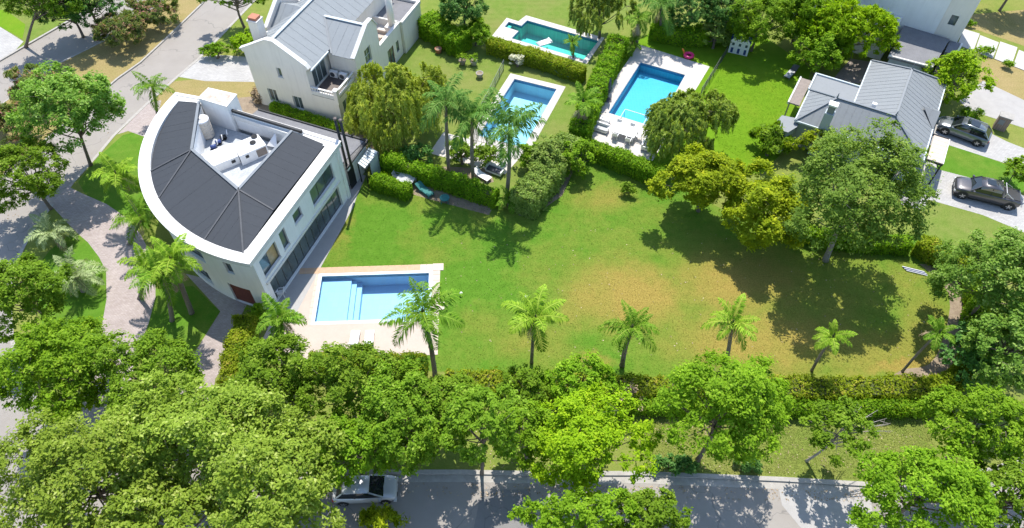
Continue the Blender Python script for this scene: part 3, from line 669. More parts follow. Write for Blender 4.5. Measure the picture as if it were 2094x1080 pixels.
# facade
fo = F0 - FN * .28 + FU * .35; fl = FL - .6
up = [(.75, 2.95, 3.3, 5.2), (3.55, 4.35, 3.35, 5.3), (5.6, 6.75, 4.2, 5.3), (8.3, 11.9, 3.55, 5.35)]
lowo = [(.9, 12.0, .12, 2.55)]
MB().poly_wall(fo, FU, [(0, .0), (fl, .0), (fl, 5.95), (0, 5.95)], up + lowo, .32).obj('garden_wall', M['white'], h1)
for i, (a, b, z0, z1) in enumerate(up):
    window(h1, fo, FU, a, b, z0, z1, cols=(2, 1, 1, 3)[i], pane=['glass', 'curtain'] if i == 0 else 'glass', inset=.16)
    MB().poly_wall(fo + FN * .05, FU, [(a - .06, z0 - .1), (b + .06, z0 - .1), (b + .06, z0 - .01), (a - .06, z0 - .01)], [], .14).obj('window_sill', M['coping'], h1)
window(h1, fo, FU, .9, 12.0, .12, 2.55, cols=12, inset=.2, bar=.07, name='glazed_doors')
MB().poly_wall(fo + FN * .1, FU, [(.55, 2.62), (12.35, 2.62), (12.35, 2.86), (.55, 2.86)], [], .1).obj('string_course', M['coping'], h1)
for a in (-.02, fl - .35):
    MB().poly_wall(fo + FN * .12, FU, [(a, 0), (a + .4, 0), (a + .4, 5.94), (a, 5.94)], [], .12).obj('pilaster', M['white'], h1)
# back wall
for a, b in ((F1 - FN * .3, B2), (B2, B3), (B3, pol(WR, A0))):
    d = b - a; MB().poly_wall(a, d, [(0, 0), (d.length - .01, 0), (d.length - .01, 5.94), (0, 5.94)], [], .25).obj('back_wall', M['white'], h1)
# parapet ring
outer = [pol(HR, a) for a in us] + [F1, B2, B3]
inn = [pol(HR - .85, A0 + (A1 - A0) * (.035 + .925 * i / 30)) for i in range(31)]
e5, e6, e7 = (G(x, y, 6.3).to_2d() for x, y in ((499, 522), (560, 431), (665, 297)))
par_in = inn + [F0 + FU * 1.2 - FN * .95, F1 - FU * .9 - FN * .95, B2 + Vector((.15, -.75)), B3 + Vector((-.1, -.7))]
MB().prism(ccw(outer), 5.95, ZP, [ccw(par_in)]).obj('parapet', M['coping'], h1)
MB().prism(ccw(offset_poly(ccw(outer), .07)), 6.401, 6.46, [ccw(offset_poly(ccw(outer), -.28))]).obj('parapet_coping', M['coping'], h1)
# streaked gutter strip along the garden edge
g0 = F0 + FU * 1.0 - FN * .3; g1 = F1 - FU * .5 - FN * .3
MB().prism(ccw([g0, g1, g1 - FN * .62, g0 - FN * .62]), 6.38, 6.41).obj('gutter', M['stained'], h1)
# sloping sheet roof, six facets rising to the inner court
ZI = 7.0
IA, IB, IC, ID = (G(x, y, ZI) for x, y in ((407, 208), (392, 306), (488, 388), (597, 268)))
ae = [math.atan2(p.y - HC.y, p.x - HC.x) % (2 * math.pi) for p in (G(365, 209, 6.3), G(311, 351, 6.3), G(327, 406, 6.3), G(422, 488, 6.3), G(497, 521, 6.3))]
RE = HR - .83; ZE = 6.34
def fan(i0, i1, inner):
    k = 6; arc = [pol(RE, ae[i0] + (ae[i1] - ae[i0]) * j / k, ZE) for j in range(k + 1)]
    return arc + inner
for i0, i1, inner, ed in ((0, 1, [IB, IA], None), (1, 2, [IB], None), (2, 3, [IC, IB], None), (3, 4, [IC], None)):
    pts = fan(i0, i1, inner); ch = pts[6] - pts[0]; roof_facet(h1, pts, ch, M['darkroof'], .8, .1, .008)
E5, E6, E7 = pol(RE, ae[4], ZE), Vector((*e6, ZE)), Vector((*e7, ZE))
roof_facet(h1, [E5, E6, IC], E6 - E5, M['darkroof'], .8, .1, .008)
roof_facet(h1, [E6, E7, ID, IC], E7 - E6, M['darkroof'], .8, .1, .008)
cap = MB()
for a, b in ((IB, pol(RE, ae[1], ZE)), (IB, pol(RE, ae[2], ZE)), (IC, pol(RE, ae[3], ZE)), (IC, E5), (IC, E6)):
    q = MB().beam(a + Vector((0, 0, .05)), b + Vector((0, 0, .05)), .12, .035); q.obj('ridge_cap', M['seam'], h1)
for a, b in ((IA, IB), (IB, IC), (IC, ID)):
    MB().beam(a + Vector((0, 0, .03)), b + Vector((0, 0, .03)), .22, .12).obj('inner_flashing', M['zincdark'], h1)
# sunken plant court in the roof
ZF = 4.7
TB = [G(463, 217, 7.5).to_2d(), G(406, 200, 7.5).to_2d(), G(426, 180, 7.5).to_2d(), G(483, 193, 7.5).to_2d()]
court = [IA.to_2d(), IB.to_2d(), IC.to_2d(), ID.to_2d(), B2 + Vector((.1, -.9))]
MB().sheet(ccw(court), ZF).obj('court_floor', M['courtfloor'], h1)
for a, b in ((IA, IB), (IB, IC), (IC, ID)):
    d = (b - a).to_2d(); n_ = Vector((d.y, -d.x)).normalized()
    MB().poly_wall(a.to_2d() - n_ * .02, d, [(0, ZF), (d.length, ZF), (d.length, 6.94), (0, 6.94)], [], -.12).obj('court_wall', M['white'], h1)
bw0, bw1 = B2 + Vector((-.6, -.25)), F1 - FN * .95 - FU * .42
d = bw1 - bw0; 
MB().poly_wall(bw0, d, [(0, ZF), (d.length * .74, ZF), (d.length * .74, 6.55), (0, 6.55)], [], .28).obj('court_wall', M['white'], h1)
MB().poly_wall(bw0 + Vector((-.02, -.03)), d, [(0, 6.56), (d.length * .74, 6.56), (d.length * .74, 6.82), (0, 6.82)], [], .2).obj('dark_fascia', M['black'], h1)
MB().prism(ccw(TB), 3.0, 7.42).obj('stair_tower', M['white'], h1)
MB().prism(ccw(offset_poly(ccw(TB), .06)), 7.42, 7.5).obj('tower_coping', M['coping'], h1)
MB().prism(ccw(offset_poly(ccw(TB), -.14)), 7.5, 7.515).obj('tower_roof', M['brownroof'], h1)
# side gallery along the north wall, kitchen annexe
gal = [F1 + Vector((-.9, .7)), B2 + Vector((-2.0, 1.2)), B2 + Vector((-.4, 4.3)), F1 + Vector((.8, 3.9))]
MB().prism(ccw(gal), 0, 2.9).obj('side_gallery', M['white'], h1)
MB().prism(ccw(offset_poly(ccw(gal), .12)), 2.9, 3.05).obj('gallery_roof', M['greyflat'], h1)
MB().beam((*(gal[2] + Vector((0, .1))), 3.1), (*(gal[3] + Vector((0, .1))), 3.1), .12, .14).obj('gallery_edge', M['black'], h1)
an = [G(708, 345, 2.9).to_2d(), G(750, 289, 2.9).to_2d(), G(708, 277, 2.9).to_2d(), G(690, 300, 2.9).to_2d()]
MB().prism(ccw(offset_poly(ccw(an), -.15)), 0, 2.8).obj('annexe', M['white'], h1)
MB().prism(ccw(an), 2.8, 2.98).obj('annexe_roof', M['gravelroof'], h1)
MB().beam(G(708, 346, 3.0), G(751, 289, 3.0), .14, .2).obj('annexe_fascia', M['black'], h1)
MB().beam(G(751, 289, 3.0), G(706, 276, 3.0), .3, .22).obj('annexe_fascia', M['black'], h1)
dn = (an[1] - an[0]).normalized(); dq = Vector((dn.y, -dn.x))
MB().poly_wall(an[0] + dn * .25 - dq * .12, dn, [(.0, .05), (.95, .05), (.95, 2.2), (0, 2.2)], [], .06).obj('annexe_door', M['black'], h1)
# two flues
for k, (x, y) in enumerate(((684, 240), (695, 243))):
    t = G(x, y, 8.4); f = MB().tube([(t.x, t.y, 2.9), (t.x, t.y, 8.2)], .12, 14).obj('flue', M['black'], h1, smooth=True)
    MB().tube([(t.x, t.y, 8.15), (t.x, t.y, 8.3)], .15, 14).obj('flue_cap', M['brownfloor'], f, smooth=True)
# grill shelter with slatted cover
gs = thing('grill_shelter', 'small shelter with pale slatted cover against the annexe', 'shelter', (*G(750, 340, 0).to_2d(), 0))
q0, q1, q2, q3 = (G(x, y, 2.4) for x, y in ((731, 333), (754, 301), (772, 311), (746, 344)))
for k in range(7):
    t0, t1 = k / 7, (k + .78) / 7
    MB().hexa([(q0.lerp(q1, t0)) - Vector((0, 0, .05)), q3.lerp(q2, t0) - Vector((0, 0, .05)), q3.lerp(q2, t1) - Vector((0, 0, .05)), q0.lerp(q1, t1) - Vector((0, 0, .05)), q0.lerp(q1, t0), q3.lerp(q2, t0), q3.lerp(q2, t1), q0.lerp(q1, t1)]).obj('slat', M['paleframe'], gs)
for q in (q0, q1, q2, q3): MB().tube([(q.x, q.y, 0), (q.x, q.y, 2.34)], .06, 8).obj('post', M['black'], gs)
d = (q2 - q1).to_2d(); MB().poly_wall(q1.to_2d(), d, [(0, 0), (d.length, 0), (d.length, 2.3), (0, 2.3)], [], .1).obj('back_panel', M['bluewall'], gs)
d = (q2 - q3).to_2d(); MB().poly_wall(q3.to_2d() + d * .4, d, [(0, 0), (d.length * .6, 0), (d.length * .6, 2.3), (0, 2.3)], [], .1).obj('side_panel', M['bluewall'], gs)
# plant on the roof court
tk = G(426, 278, ZF)
t = thing('water_tank', 'cream ribbed water tank with white lid in the roof court', 'water tank', (tk.x, tk.y, ZF))
prof = [(.52, 0)]
for k in range(6): z = .1 + k * .27; prof += [(.6, z), (.6, z + .15), (.57, z + .18), (.57, z + .24)]
MB().lathe(prof + [(.58, 1.78)], 24).obj('tank_body', M['tank'], t, smooth=True, local=True)
MB().lathe([(.62, 1.78), (.64, 1.86), (.55, 1.93), (.2, 1.97), (.18, 2.05), (.05, 2.07)], 24).obj('lid', M['plastic'], t, smooth=True, local=True)
def block(px, z0, z1, name, label, cat, mat):
    pl = ccw(G2(px, z1)); c = sum(pl, Vector((0, 0))) / len(pl); t = thing(name, label, cat, (c.x, c.y, z0))
    MB().prism(pl, z0, z1).obj('casing', mat, t); return t, pl, c
acu, pl, c = block([(478, 294), (527, 274), (544, 296), (489, 320)], ZF, 5.75, 'rooftop_air_handler', 'white rooftop cooling unit with two round fans', 'air conditioner', M['plastic'])
for x, y in ((520, 280), (517, 292)):
    g = G(x, y, 5.76); fobj = MB().lathe([(.24, 0), (.27, .03), (.27, .07), (.2, .07), (.19, .02)], 18, g).obj('fan_ring', M['black'], acu, smooth=True)
    for k in range(4): a = k * math.pi / 4; MB().beam(g + Vector((math.cos(a) * .2, math.sin(a) * .2, .05)), g - Vector((math.cos(a) * .2, math.sin(a) * .2, -.05)), .05, .02).obj('blade', M['black'], fobj)
f0, f1 = G(489, 320, 5.75).to_2d(), G(544, 296, 5.75).to_2d(); d = f1 - f0; nn = Vector((d.y, -d.x)).normalized() * .02
MB().poly_wall(f0 + nn + d * .6, d, [(0, ZF + .15), (d.length * .36, ZF + .15), (d.length * .36, 5.6), (0, 5.6)], [], .02).obj('grille', M['wood'], acu)
MB().poly_wall(f0 + nn + d * .2, d, [(0, ZF + .55), (.28, ZF + .55), (.28, ZF + .85), (0, ZF + .85)], [], .02).obj('access_hatch', M['black'], acu)
duct, pl, c = block([(412, 316), (474, 292), (487, 319), (433, 341)], ZF, 5.5, 'duct_box', 'low white duct housing beside the rooftop cooling unit', 'duct', M['white'])
f0, f1 = G(433, 341, 5.5).to_2d(), G(487, 319, 5.5).to_2d(); d = f1 - f0; nn = Vector((d.y, -d.x)).normalized() * .02
MB().poly_wall(f0 + nn + d * .7, d, [(0, ZF + .3), (.34, ZF + .3), (.34, ZF + .6), (0, ZF + .6)], [], .02).obj('vent', M['black'], duct)
pn = thing('tilted_board', 'white three-cornered panel leaning in the roof court', 'board', (*G(558, 298, ZF).to_2d(), ZF))
a, b, c_ = G(563, 272, 5.9), G(545, 298, 5.0), G(566, 302, 5.0)
MB().add([a, b, c_, a + Vector((.04, .08, 0)), b + Vector((.04, .08, 0)), c_ + Vector((.04, .08, 0))], [(0, 1, 2), (5, 4, 3), (0, 3, 4, 1), (1, 4, 5, 2), (2, 5, 3, 0)]).obj('panel', M['plastic'], pn)
pm = thing('pump_set', 'blue and black pumps and pipes beside the water tank', 'pump', (*G(450, 290, ZF).to_2d(), ZF))
for k, (x, y) in enumerate(((436, 300), (446, 290), (456, 280))):
    g = G(x, y, ZF + .25); MB().tube([g + Vector((-.22, -.1, 0)), g + Vector((.22, .12, 0))], .17, 12).obj('motor', M['navy'] if k < 2 else M['black'], pm, smooth=True)
    MB().tube([g + Vector((.2, .1, 0)), g + Vector((.35, .2, .1)), g + Vector((.35, .35, .5))], .05, 8).obj('pipe', M['plastic'], pm, smooth=True)
    MB().box(g.x - .25, g.x + .25, g.y - .2, g.y + .2, ZF, ZF + .1).obj('foot', M['black'], pm)

# ------------------------------------------------------------------ white gabled house behind
H2 = Frame(G(536, 213), -20.5)
h2 = thing('gabled_house', 'cream gabled house with grey sheet roof, chimneys and corner balcony', 'house', (*H2(4, 6), 0))
def wall2(fr, u, v, ax, outline, holes, t, name, mat, th_):
    d = fr.u if ax == 'u' else fr.v
    return MB().poly_wall(fr(u, v), d, outline, holes, t).obj(name, mat, th_)
gfront = [(0, 0), (6.6, 0), (6.6, 5.75), (6.95, 5.95), (6.7, 6.3), (3.75, 8.2), (2.95, 8.2), (.2, 6.75), (-.35, 6.5), (-.2, 6.25), (0, 6.2)]
wins = [(1.3, 2.3, .8, 2.35), (4.1, 5.15, .65, 2.2), (3.2, 3.7, 4.2, 5.25)]
wall2(H2, 0, 0, 'u', gfront, wins, .3, 'front_gable', M['cream'], h2)
for a, b, c, d_ in wins:
    window(h2, H2(0, 0), H2.u, a, b, c, d_, cols=2 if b - a > .6 else 1, frame='paleframe', inset=.14)
    MB().poly_wall(H2(0, -.05), H2.u, [(a - .08, c - .12), (b + .08, c - .12), (b + .08, c - .01), (a - .08, c - .01)], [], .1).obj('window_sill', M['coping'], h2)
for (a, b) in (((-.35, 6.52), (.2, 6.78)), ((.2, 6.78), (2.95, 8.24)), ((2.95, 8.24), (3.75, 8.24)), ((3.75, 8.24), (6.7, 6.34)), ((6.7, 6.34), (6.98, 5.98))):
    MB().beam(H2(a[0], .12, a[1] + .03), H2(b[0], .12, b[1] + .03), .5, .09).obj('gable_coping', M['coping'], h2)
V2 = 17.5
wall2(H2, 6.6, .3, 'v', [(0, 0), (V2, 0), (V2, 5.7), (0, 5.7)], [(.5, 2.9, 3.12, 5.3)], .25, 'side_wall', M['cream'], h2)
window(h2, H2(6.6, .3), H2.v, .5, 2.9, 3.12, 5.3, cols=3, frame='paleframe', inset=.1, name='balcony_door')
MB().poly_wall(H2(.02, V2), -H2.v, [(0, 0), (V2 - .3, 0), (V2 - .3, 6.1), (0, 6.1)], [(4, 5, 1, 2.3), (8, 9, 1, 2.3), (8, 9, 4, 5.2)], .25).obj('side_wall', M['cream'], h2)
ZR = 8.0; zr = lambda u: ZR - abs(u - 3.3) * .6
roof_facet(h2, [H2(3.3, .32, ZR), H2(7.0, .32, zr(7)), H2(7.0, V2, zr(7)), H2(3.3, V2, ZR)], H2.v.to_3d(), M['greyroof'], .9)
roof_facet(h2, [H2(3.3, .32, ZR), H2(-.25, .32, zr(-.25)), H2(-.25, V2, zr(-.25)), H2(3.3, V2, ZR)], H2.v.to_3d(), M['greyroof'], .9)
MB().beam(H2(3.3, .35, ZR + .06), H2(3.3, V2, ZR + .06), .3, .08).obj('ridge_cap', M['paleframe'], h2)
MB().beam(H2(7.05, .1, zr(7) - .06), H2(7.05, 3.4, zr(7) - .06), .14, .14).obj('gutter', M['paleframe'], h2)
# cross wing on the garden side
wall2(H2, 9.8, 3.55, 'v', [(0, 0), (4.7, 0), (4.7, 6.3), (3.9, 7.4), (3.0, 7.4), (.35, 5.9), (-.25, 5.6), (0, 5.3)], [(1.75, 2.95, 3.5, 5.2)], .3, 'garden_gable', M['cream'], h2)
window(h2, H2(9.8, 3.55), H2.v, 1.75, 2.95, 3.5, 5.2, cols=2, rows=2, frame='paleframe', inset=.14)
for a, b in (((-.25, 5.62), (.35, 5.93)), ((.35, 5.93), (3.0, 7.44)), ((3.0, 7.44), (3.95, 7.44)), ((3.95, 7.44), (4.75, 6.35))):
    MB().beam(H2(9.7, 3.55 + a[0], a[1] + .03), H2(9.7, 3.55 + b[0], b[1] + .03), .45, .09).obj('gable_coping', M['coping'], h2)
wall2(H2, 6.85, 3.55, 'u', [(0, 0), (2.64, 0), (2.64, 5.45), (0, 5.45)], [], .25, 'balcony_back_wall', M['cream'], h2)
roof_facet(h2, [H2(4.95, 6.9, 7.0), H2(9.5, 6.9, 7.0), H2(9.5, 3.35, 5.5), H2(7.4, 3.35, 5.5)], H2.u.to_3d(), M['greyroof'], .9)
roof_facet(h2, [H2(4.95, 6.9, 7.0), H2(9.5, 6.9, 7.0), H2(9.5, 8.4, 6.1), H2(6.4, 8.4, 6.1)], H2.u.to_3d(), M['greyroof'], .9)
MB().beam(H2(4.9, 6.9, 7.05), H2(9.5, 6.9, 7.05), .28, .08).obj('ridge_cap', M['paleframe'], h2)
MB().beam(H2(4.95, 6.85, 7.06), H2(7.35, 3.4, 5.6), .16, .05).obj('valley_flashing', M['zincdark'], h2)
wall2(H2, 9.5, 8.25, 'u', [(-2.9, 0), (.0, 0), (.0, 6.0), (-2.9, 6.0)], [], -.25, 'wing_wall', M['cream'], h2)
# balcony over the corner room
wall2(H2, 6.61, 0, 'u', [(0, 0), (2.75, 0), (2.75, 3.0), (0, 3.0)], [], .25, 'corner_room_wall', M['cream'], h2)
wall2(H2, 9.36, .002, 'v', [(0, 0), (3.55, 0), (3.55, 3.0), (0, 3.0)], [(.7, 2.8, .3, 2.3)], .25, 'corner_room_wall', M['cream'], h2)
window(h2, H2(9.36, 0), H2.v, .7, 2.8, .3, 2.3, cols=3, frame='paleframe', inset=.12)
MB().prism(H2.rect(6.62, 9.38, -.02, 3.54), 3.0, 3.06).obj('balcony_floor', M['brownfloor'], h2)
MB().prism(H2.rect(6.62, 9.1, -.03, .14), 3.06, 3.5).obj('balustrade', M['coping'], h2)
for k in range(9): MB().prism(H2.rect(6.75 + k * .26, 6.81 + k * .26, .02, .09), 3.5, 3.82).obj('baluster', M['plastic'], h2)
MB().prism(H2.rect(6.62, 9.1, -.04, .15), 3.82, 3.9).obj('handrail', M['coping'], h2)
MB().prism(H2.rect(9.1, 9.5, -.1, .32), 2.6, 4.1).obj('corner_pier', M['cream'], h2)
MB().prism(H2.rect(9.06, 9.54, -.14, .36), 4.1, 4.2).obj('pier_cap', M['coping'], h2)
MB().prism(H2.rect(9.2, 9.38, .33, 3.54), 3.06, 3.3).obj('balustrade', M['coping'], h2)
for k in range(12): MB().prism(H2.rect(9.26, 9.32, .45 + k * .26, .51 + k * .26), 3.3, 3.82).obj('baluster', M['plastic'], h2)
MB().prism(H2.rect(9.19, 9.39, .33, 3.54), 3.82, 3.9).obj('handrail', M['coping'], h2)
for k, u in enumerate((6.95, 8.0)):
    c = H2(u + .4, 3.1); t = thing('condenser_unit', ('white outdoor condenser on the balcony, next to the glass door', 'white outdoor condenser on the balcony, next to the garden gable')[k], 'air conditioner', (c.x, c.y, 3.065), H2.rz, 'condensers on the balcony')
    MB().box(-.42, .42, -.17, .17, .06, .72).obj('casing', M['plastic'], t, local=True)
    MB().tube([(-.1, -.16, .4), (-.1, -.2, .4)], .25, 16).obj('fan_grille', M['alu'], t, local=True)
    for s in (-.3, .3): MB().box(s - .04, s + .04, -.17, .17, 0, .06).obj('foot', M['black'], t, local=True)
# terrace wing and flat-roofed rear wing
wall2(H2, 9.7, 8.25, 'v', [(0, 0), (4.6, 0), (4.6, 3.8), (0, 3.8)], [(1.4, 2.7, .02, 2.3), (3.3, 3.9, .9, 2.2)], .22, 'terrace_wall', M['cream'], h2)
window(h2, H2(9.7, 8.25), H2.v, 1.4, 2.7, .02, 2.3, cols=2, frame='redwood', pane='glass', inset=.06, name='door')
window(h2, H2(9.7, 8.25), H2.v, 3.3, 3.9, .9, 2.2, cols=1, frame='alu', inset=.06)
MB().prism(H2.rect(6.62, 9.47, 8.5, 12.8), 2.9, 3.05).obj('terrace_floor', M['stained'], h2)
MB().prism(H2.rect(9.42, 9.78, 8.24, 12.86), 3.8, 3.9).obj('terrace_coping', M['coping'], h2)
MB().prism(H2.rect(6.62, 9.7, 12.75, 12.95), 2.9, 3.9).obj('terrace_parapet', M['coping'], h2)
MB().prism(H2.rect(6.62, 9.98, 12.96, 17.3), 0, 3.5).obj('rear_wing', M['cream'], h2)
MB().prism(H2.rect(6.62, 9.96, 12.98, 17.28), 3.5, 3.56).obj('flat_roof', M['greyflat'], h2)
MB().prism(H2.rect(9.72, 10.02, 12.94, 17.4), 3.5, 3.85).obj('roof_parapet', M['coping'], h2)
MB().prism(H2.rect(6.62, 9.72, 17.1, 17.4), 3.5, 3.85).obj('roof_parapet', M['coping'], h2)
# chimneys and left dormer
MB().prism(H2.rect(.15, 1.15, 1.55, 2.5), 5.5, 8.55).obj('chimney', M['cream'], h2)
MB().prism(H2.rect(.08, 1.22, 1.48, 2.57), 8.55, 8.7).obj('chimney_rim', M['coping'], h2)
MB().prism(H2.rect(.22, 1.08, 1.62, 2.43), 8.7, 8.95).obj('chimney_top', M['terracotta'], h2)
c = H2(9.1, 12.3); MB().tube([(c.x, c.y, 3), (c.x, c.y, 7.4)], .36, 16).obj('round_chimney', M['cream'], h2, smooth=True)
MB().prism(H2.rect(8.5, 9.68, 11.7, 12.74), 3.05, 3.7).obj('chimney_base', M['coping'], h2)
roof_facet(h2, [H2(2.4, 6.9, 7.45), H2(-.2, 6.9, 7.45), H2(-.2, 4.3, 5.95), H2(-.05, 4.3, 5.95)], H2.u.to_3d(), M['greyroof'], .9)
roof_facet(h2, [H2(2.4, 6.9, 7.45), H2(-.2, 6.9, 7.45), H2(-.2, 9.5, 5.95), H2(-.05, 9.5, 5.95)], H2.u.to_3d(), M['greyroof'], .9)
MB().poly_wall(H2(-.25, 9.7), -H2.v, [(0, 0), (5.6, 0), (5.6, 6.2), (5.75, 6.4), (3.2, 7.8), (2.4, 7.8), (-.15, 6.4), (0, 6.2)], [], .25).obj('street_gable', M['cream'], h2)
for a, b in (((4.1, 6.4), (6.5, 7.84)), ((6.5, 7.84), (7.3, 7.84)), ((7.3, 7.84), (9.85, 6.4))):
    MB().beam(H2(-.15, a[0], a[1] + .03), H2(-.15, b[0], b[1] + .03), .42, .09).obj('gable_coping', M['coping'], h2)
for k, (u, v) in enumerate(((8.2, 10.6), (8.3, 9.4))):
    c = H2(u, v); t = thing('sofa', ('cream sofa on the roof terrace, near the round chimney', 'cream sofa on the roof terrace, near the garden gable')[k], 'sofa', (c.x, c.y, 3.051), H2.rz, 'terrace sofas')
    MB().box(-.9, .9, -.4, .4, 0, .42).obj('seat', M['deck'], t, local=True); MB().box(-.9, .9, .22, .4, .42, .8).obj('backrest', M['deck'], t, local=True)

# ------------------------------------------------------------------ low hip-roofed house on the right
H3 = Frame((26.38, 51.32), -29.5)
h3 = thing('hip_roof_house', 'single-storey house with grey seamed hip roof beside two driveways', 'house', (*H3(7, 6), 0))
ze, zt = 3.0, 4.8
wins = [(8.7, 10.6, .75, 2.3), (6.0, 7.6, .75, 2.3), (3.6, 5.0, .75, 2.3)]
wall2(H3, .3, .35, 'u', [(0, 0), (10.7, 0), (10.7, 2.95), (0, 2.95)], wins, .25, 'front_wall', M['bluewall'], h3)
for a, b, c, d_ in wins:
    window(h3, H3(.3, .35), H3.u, a, b, c, d_, cols=2, frame='plastic', inset=.1, bar=.09)
    MB().poly_wall(H3(.3, .31), H3.u, [(a - .1, c - .12), (b + .1, c - .12), (b + .1, c - .01), (a - .1, c - .01)], [], .1).obj('window_sill', M['plastic'], h3)
wall2(H3, 11.0, .61, 'v', [(0, 0), (12, 0), (12, 2.95), (0, 2.95)], [(5.2, 7.6, .02, 2.3), (8.6, 10, .8, 2.2)], .25, 'side_wall', M['bluewall'], h3)
window(h3, H3(11, .61), H3.v, 5.2, 7.6, .02, 2.3, cols=1, pane='wood', frame='alu', inset=.1, name='garage_door')
window(h3, H3(11, .61), H3.v, 8.6, 10, .8, 2.2, cols=2, frame='plastic', inset=.1)
MB().poly_wall(H3(.3, 5.0), -H3.v, [(0, 0), (4.65, 0), (4.65, 2.95), (0, 2.95)], [(1, 3.4, .1, 2.3)], .25).obj('side_wall', M['bluewall'], h3)
window(h3, H3(.3, 5.0), -H3.v, 1, 3.4, .1, 2.3, cols=3, frame='plastic', inset=.1)
MB().poly_wall(H3(10.9, 12.62), -H3.u, [(0, 0), (6.4, 0), (6.4, 2.95), (0, 2.95)], [], .25).obj('back_wall', M['bluewall'], h3)
MB().poly_wall(H3(4.6, 12.3), -H3.v, [(0, 0), (7, 0), (7, 2.95), (0, 2.95)], [], .25).obj('side_wall', M['bluewall'], h3)
rW, rE, rN = H3(2.6, 2.6, zt), H3(7.8, 2.62, zt), H3(7.8, 10.5, zt)
cA, cSE, cNE, cNW, cV, cTL = H3(0, 0, ze), H3(11.35, 0, ze), H3(11.35, 13, ze), H3(4.2, 13, ze), H3(4.2, 5.22, ze), H3(0, 5.2, ze)
roof_facet(h3, [cA, cSE, rE, rW], H3.u.to_3d(), M['zinc'], .62)
roof_facet(h3, [cSE, cNE, rN, rE], H3.v.to_3d(), M['zinc'], .62)
roof_facet(h3, [cNE, cNW, rN], H3.u.to_3d(), M['zinc'], .62)
roof_facet(h3, [cNW, cV, rE, rN], H3.v.to_3d(), M['zinc'], .62)
roof_facet(h3, [cV, cTL, rW, rE], H3.u.to_3d(), M['zinc'], .62)
roof_facet(h3, [cTL, cA, rW], H3.v.to_3d(), M['zinc'], .62)
up_ = Vector((0, 0, .05))
for a, b in ((rW, rE), (rE, rN), (rW, cA), (rW, cTL), (rE, cSE), (rN, cNE), (rN, cNW)):
    MB().beam(a + up_, b + up_, .2, .07).obj('ridge_cap', M['zinc'] if (a, b) == (rE, rN) else M['zincdark'], h3)
MB().beam(rE + up_ * .5, cV + up_ * .5, .18, .04).obj('valley_flashing', M['zincdark'], h3)
for a, b in ((cA, cSE), (cSE, cNE), (cNE, cNW), (cNW, cV), (cV, cTL), (cTL, cA)):
    MB().beam(a - up_ * 1.2, b - up_ * 1.2, .16, .16).obj('gutter', M['paleframe'], h3)
for q in (rW, rE, rN): MB().tube([q, q + Vector((0, 0, .55))], [.09, .02], 8).obj('finial', M['zincdark'], h3)
MB().prism(H3.rect(.1, 4.05, 5.32, 7.9), 0, 2.7).obj('rear_room', M['bluewall'], h3)
MB().prism(H3.rect(-.05, 4.12, 5.34, 8.1), 2.7, 2.86).obj('flat_roof', M['zinc'], h3)
MB().prism(H3.rect(-.12, 4.12, 8.1, 8.25), 2.65, 3.0).obj('roof_edge', M['paleframe'], h3)
MB().prism(H3.rect(-.2, -.05, 5.34, 8.25), 2.65, 3.0).obj('roof_edge', M['paleframe'], h3)
MB().prism(H3.rect(2.15, 2.95, -.25, .5), 0, 4.9).obj('chimney', M['bluewall'], h3)
MB().prism(H3.rect(2.25, 2.85, -.15, .4), 4.9, 5.7).obj('chimney_stack', M['zinc'], h3)
MB().prism(H3.rect(2.15, 2.95, -.22, .47), 5.7, 5.85).obj('chimney_cap', M['plastic'], h3)
roof_facet(h3, [H3(9.9, 6.5, 4.0), H3(11.4, 6.5, 3.95), H3(11.4, 5.0, 3.05), H3(11.3, 5.0, 3.05)], H3.u.to_3d(), M['zinc'], .62)
roof_facet(h3, [H3(9.9, 6.5, 4.0), H3(11.4, 6.5, 3.95), H3(11.4, 8.0, 3.05), H3(11.3, 8.0, 3.05)], H3.u.to_3d(), M['zinc'], .62)
MB().add([H3(11.36, 5.05, 3.0), H3(11.36, 7.95, 3.0), H3(11.36, 6.5, 3.9)], [(0, 1, 2)]).obj('dormer_face', M['plastic'], h3)
MB().prism(H3.rect(5.6, 6.0, 3.4, 3.75), 3.8, 4.75).obj('roof_vent', M['plastic'], h3)
# bay window at the west corner
bay = [H3(.28, -.3), H3(-.2, -1.4), H3(-.95, -1.4), H3(-1.4, -.5), H3(-1.2, .5), H3(.28, .8)]
MB().prism(ccw(bay), 0, 2.5).obj('bay', M['bluewall'], h3)
MB().prism(ccw(offset_poly(ccw(bay), .12)), 2.5, 2.62).obj('bay_roof', M['zinc'], h3)
for i in range(1, 4):
    a, b = bay[i], bay[i+1]; d = a - b
    m = MB().poly_wall(b + Vector((d.y, -d.x)).normalized() * .03, d, [(.12, .7), (d.length - .12, .7), (d.length - .12, 2.3), (.12, 2.3)], [], .03); m.obj('bay_pane', M['glass'], h3)
lat = thing('patio_cover', 'brown flat patio cover at the west side of the hip-roofed house', 'patio cover', (*H3(-.8, 5), 0))
MB().prism(H3.rect(-1.25, -.25, 2.9, 7.3), 2.45, 2.58).obj('cover', M['wood'], lat)
MB().prism(H3.rect(-1.4, -1.26, 2.85, 7.35), 2.4, 2.66).obj('edge', M['coping'], lat)
for u, v in ((-1.2, 3.0), (-1.2, 7.2)): MB().prism(H3.rect(u - .06, u + .06, v - .06, v + .06), 0, 2.45).obj('post', M['wood'], lat)
cp = thing('entrance_canopy', 'pale flat canopy by the grey hip-roofed house, above the lower driveway', 'canopy', (*H3(12.3, 3), 0))
for k in range(6): MB().prism(H3.rect(11.7, 12.95, 1.1 + k * .62, 1.1 + k * .62 + .6), 2.5, 2.6).obj('panel', M['copingpale'], cp)
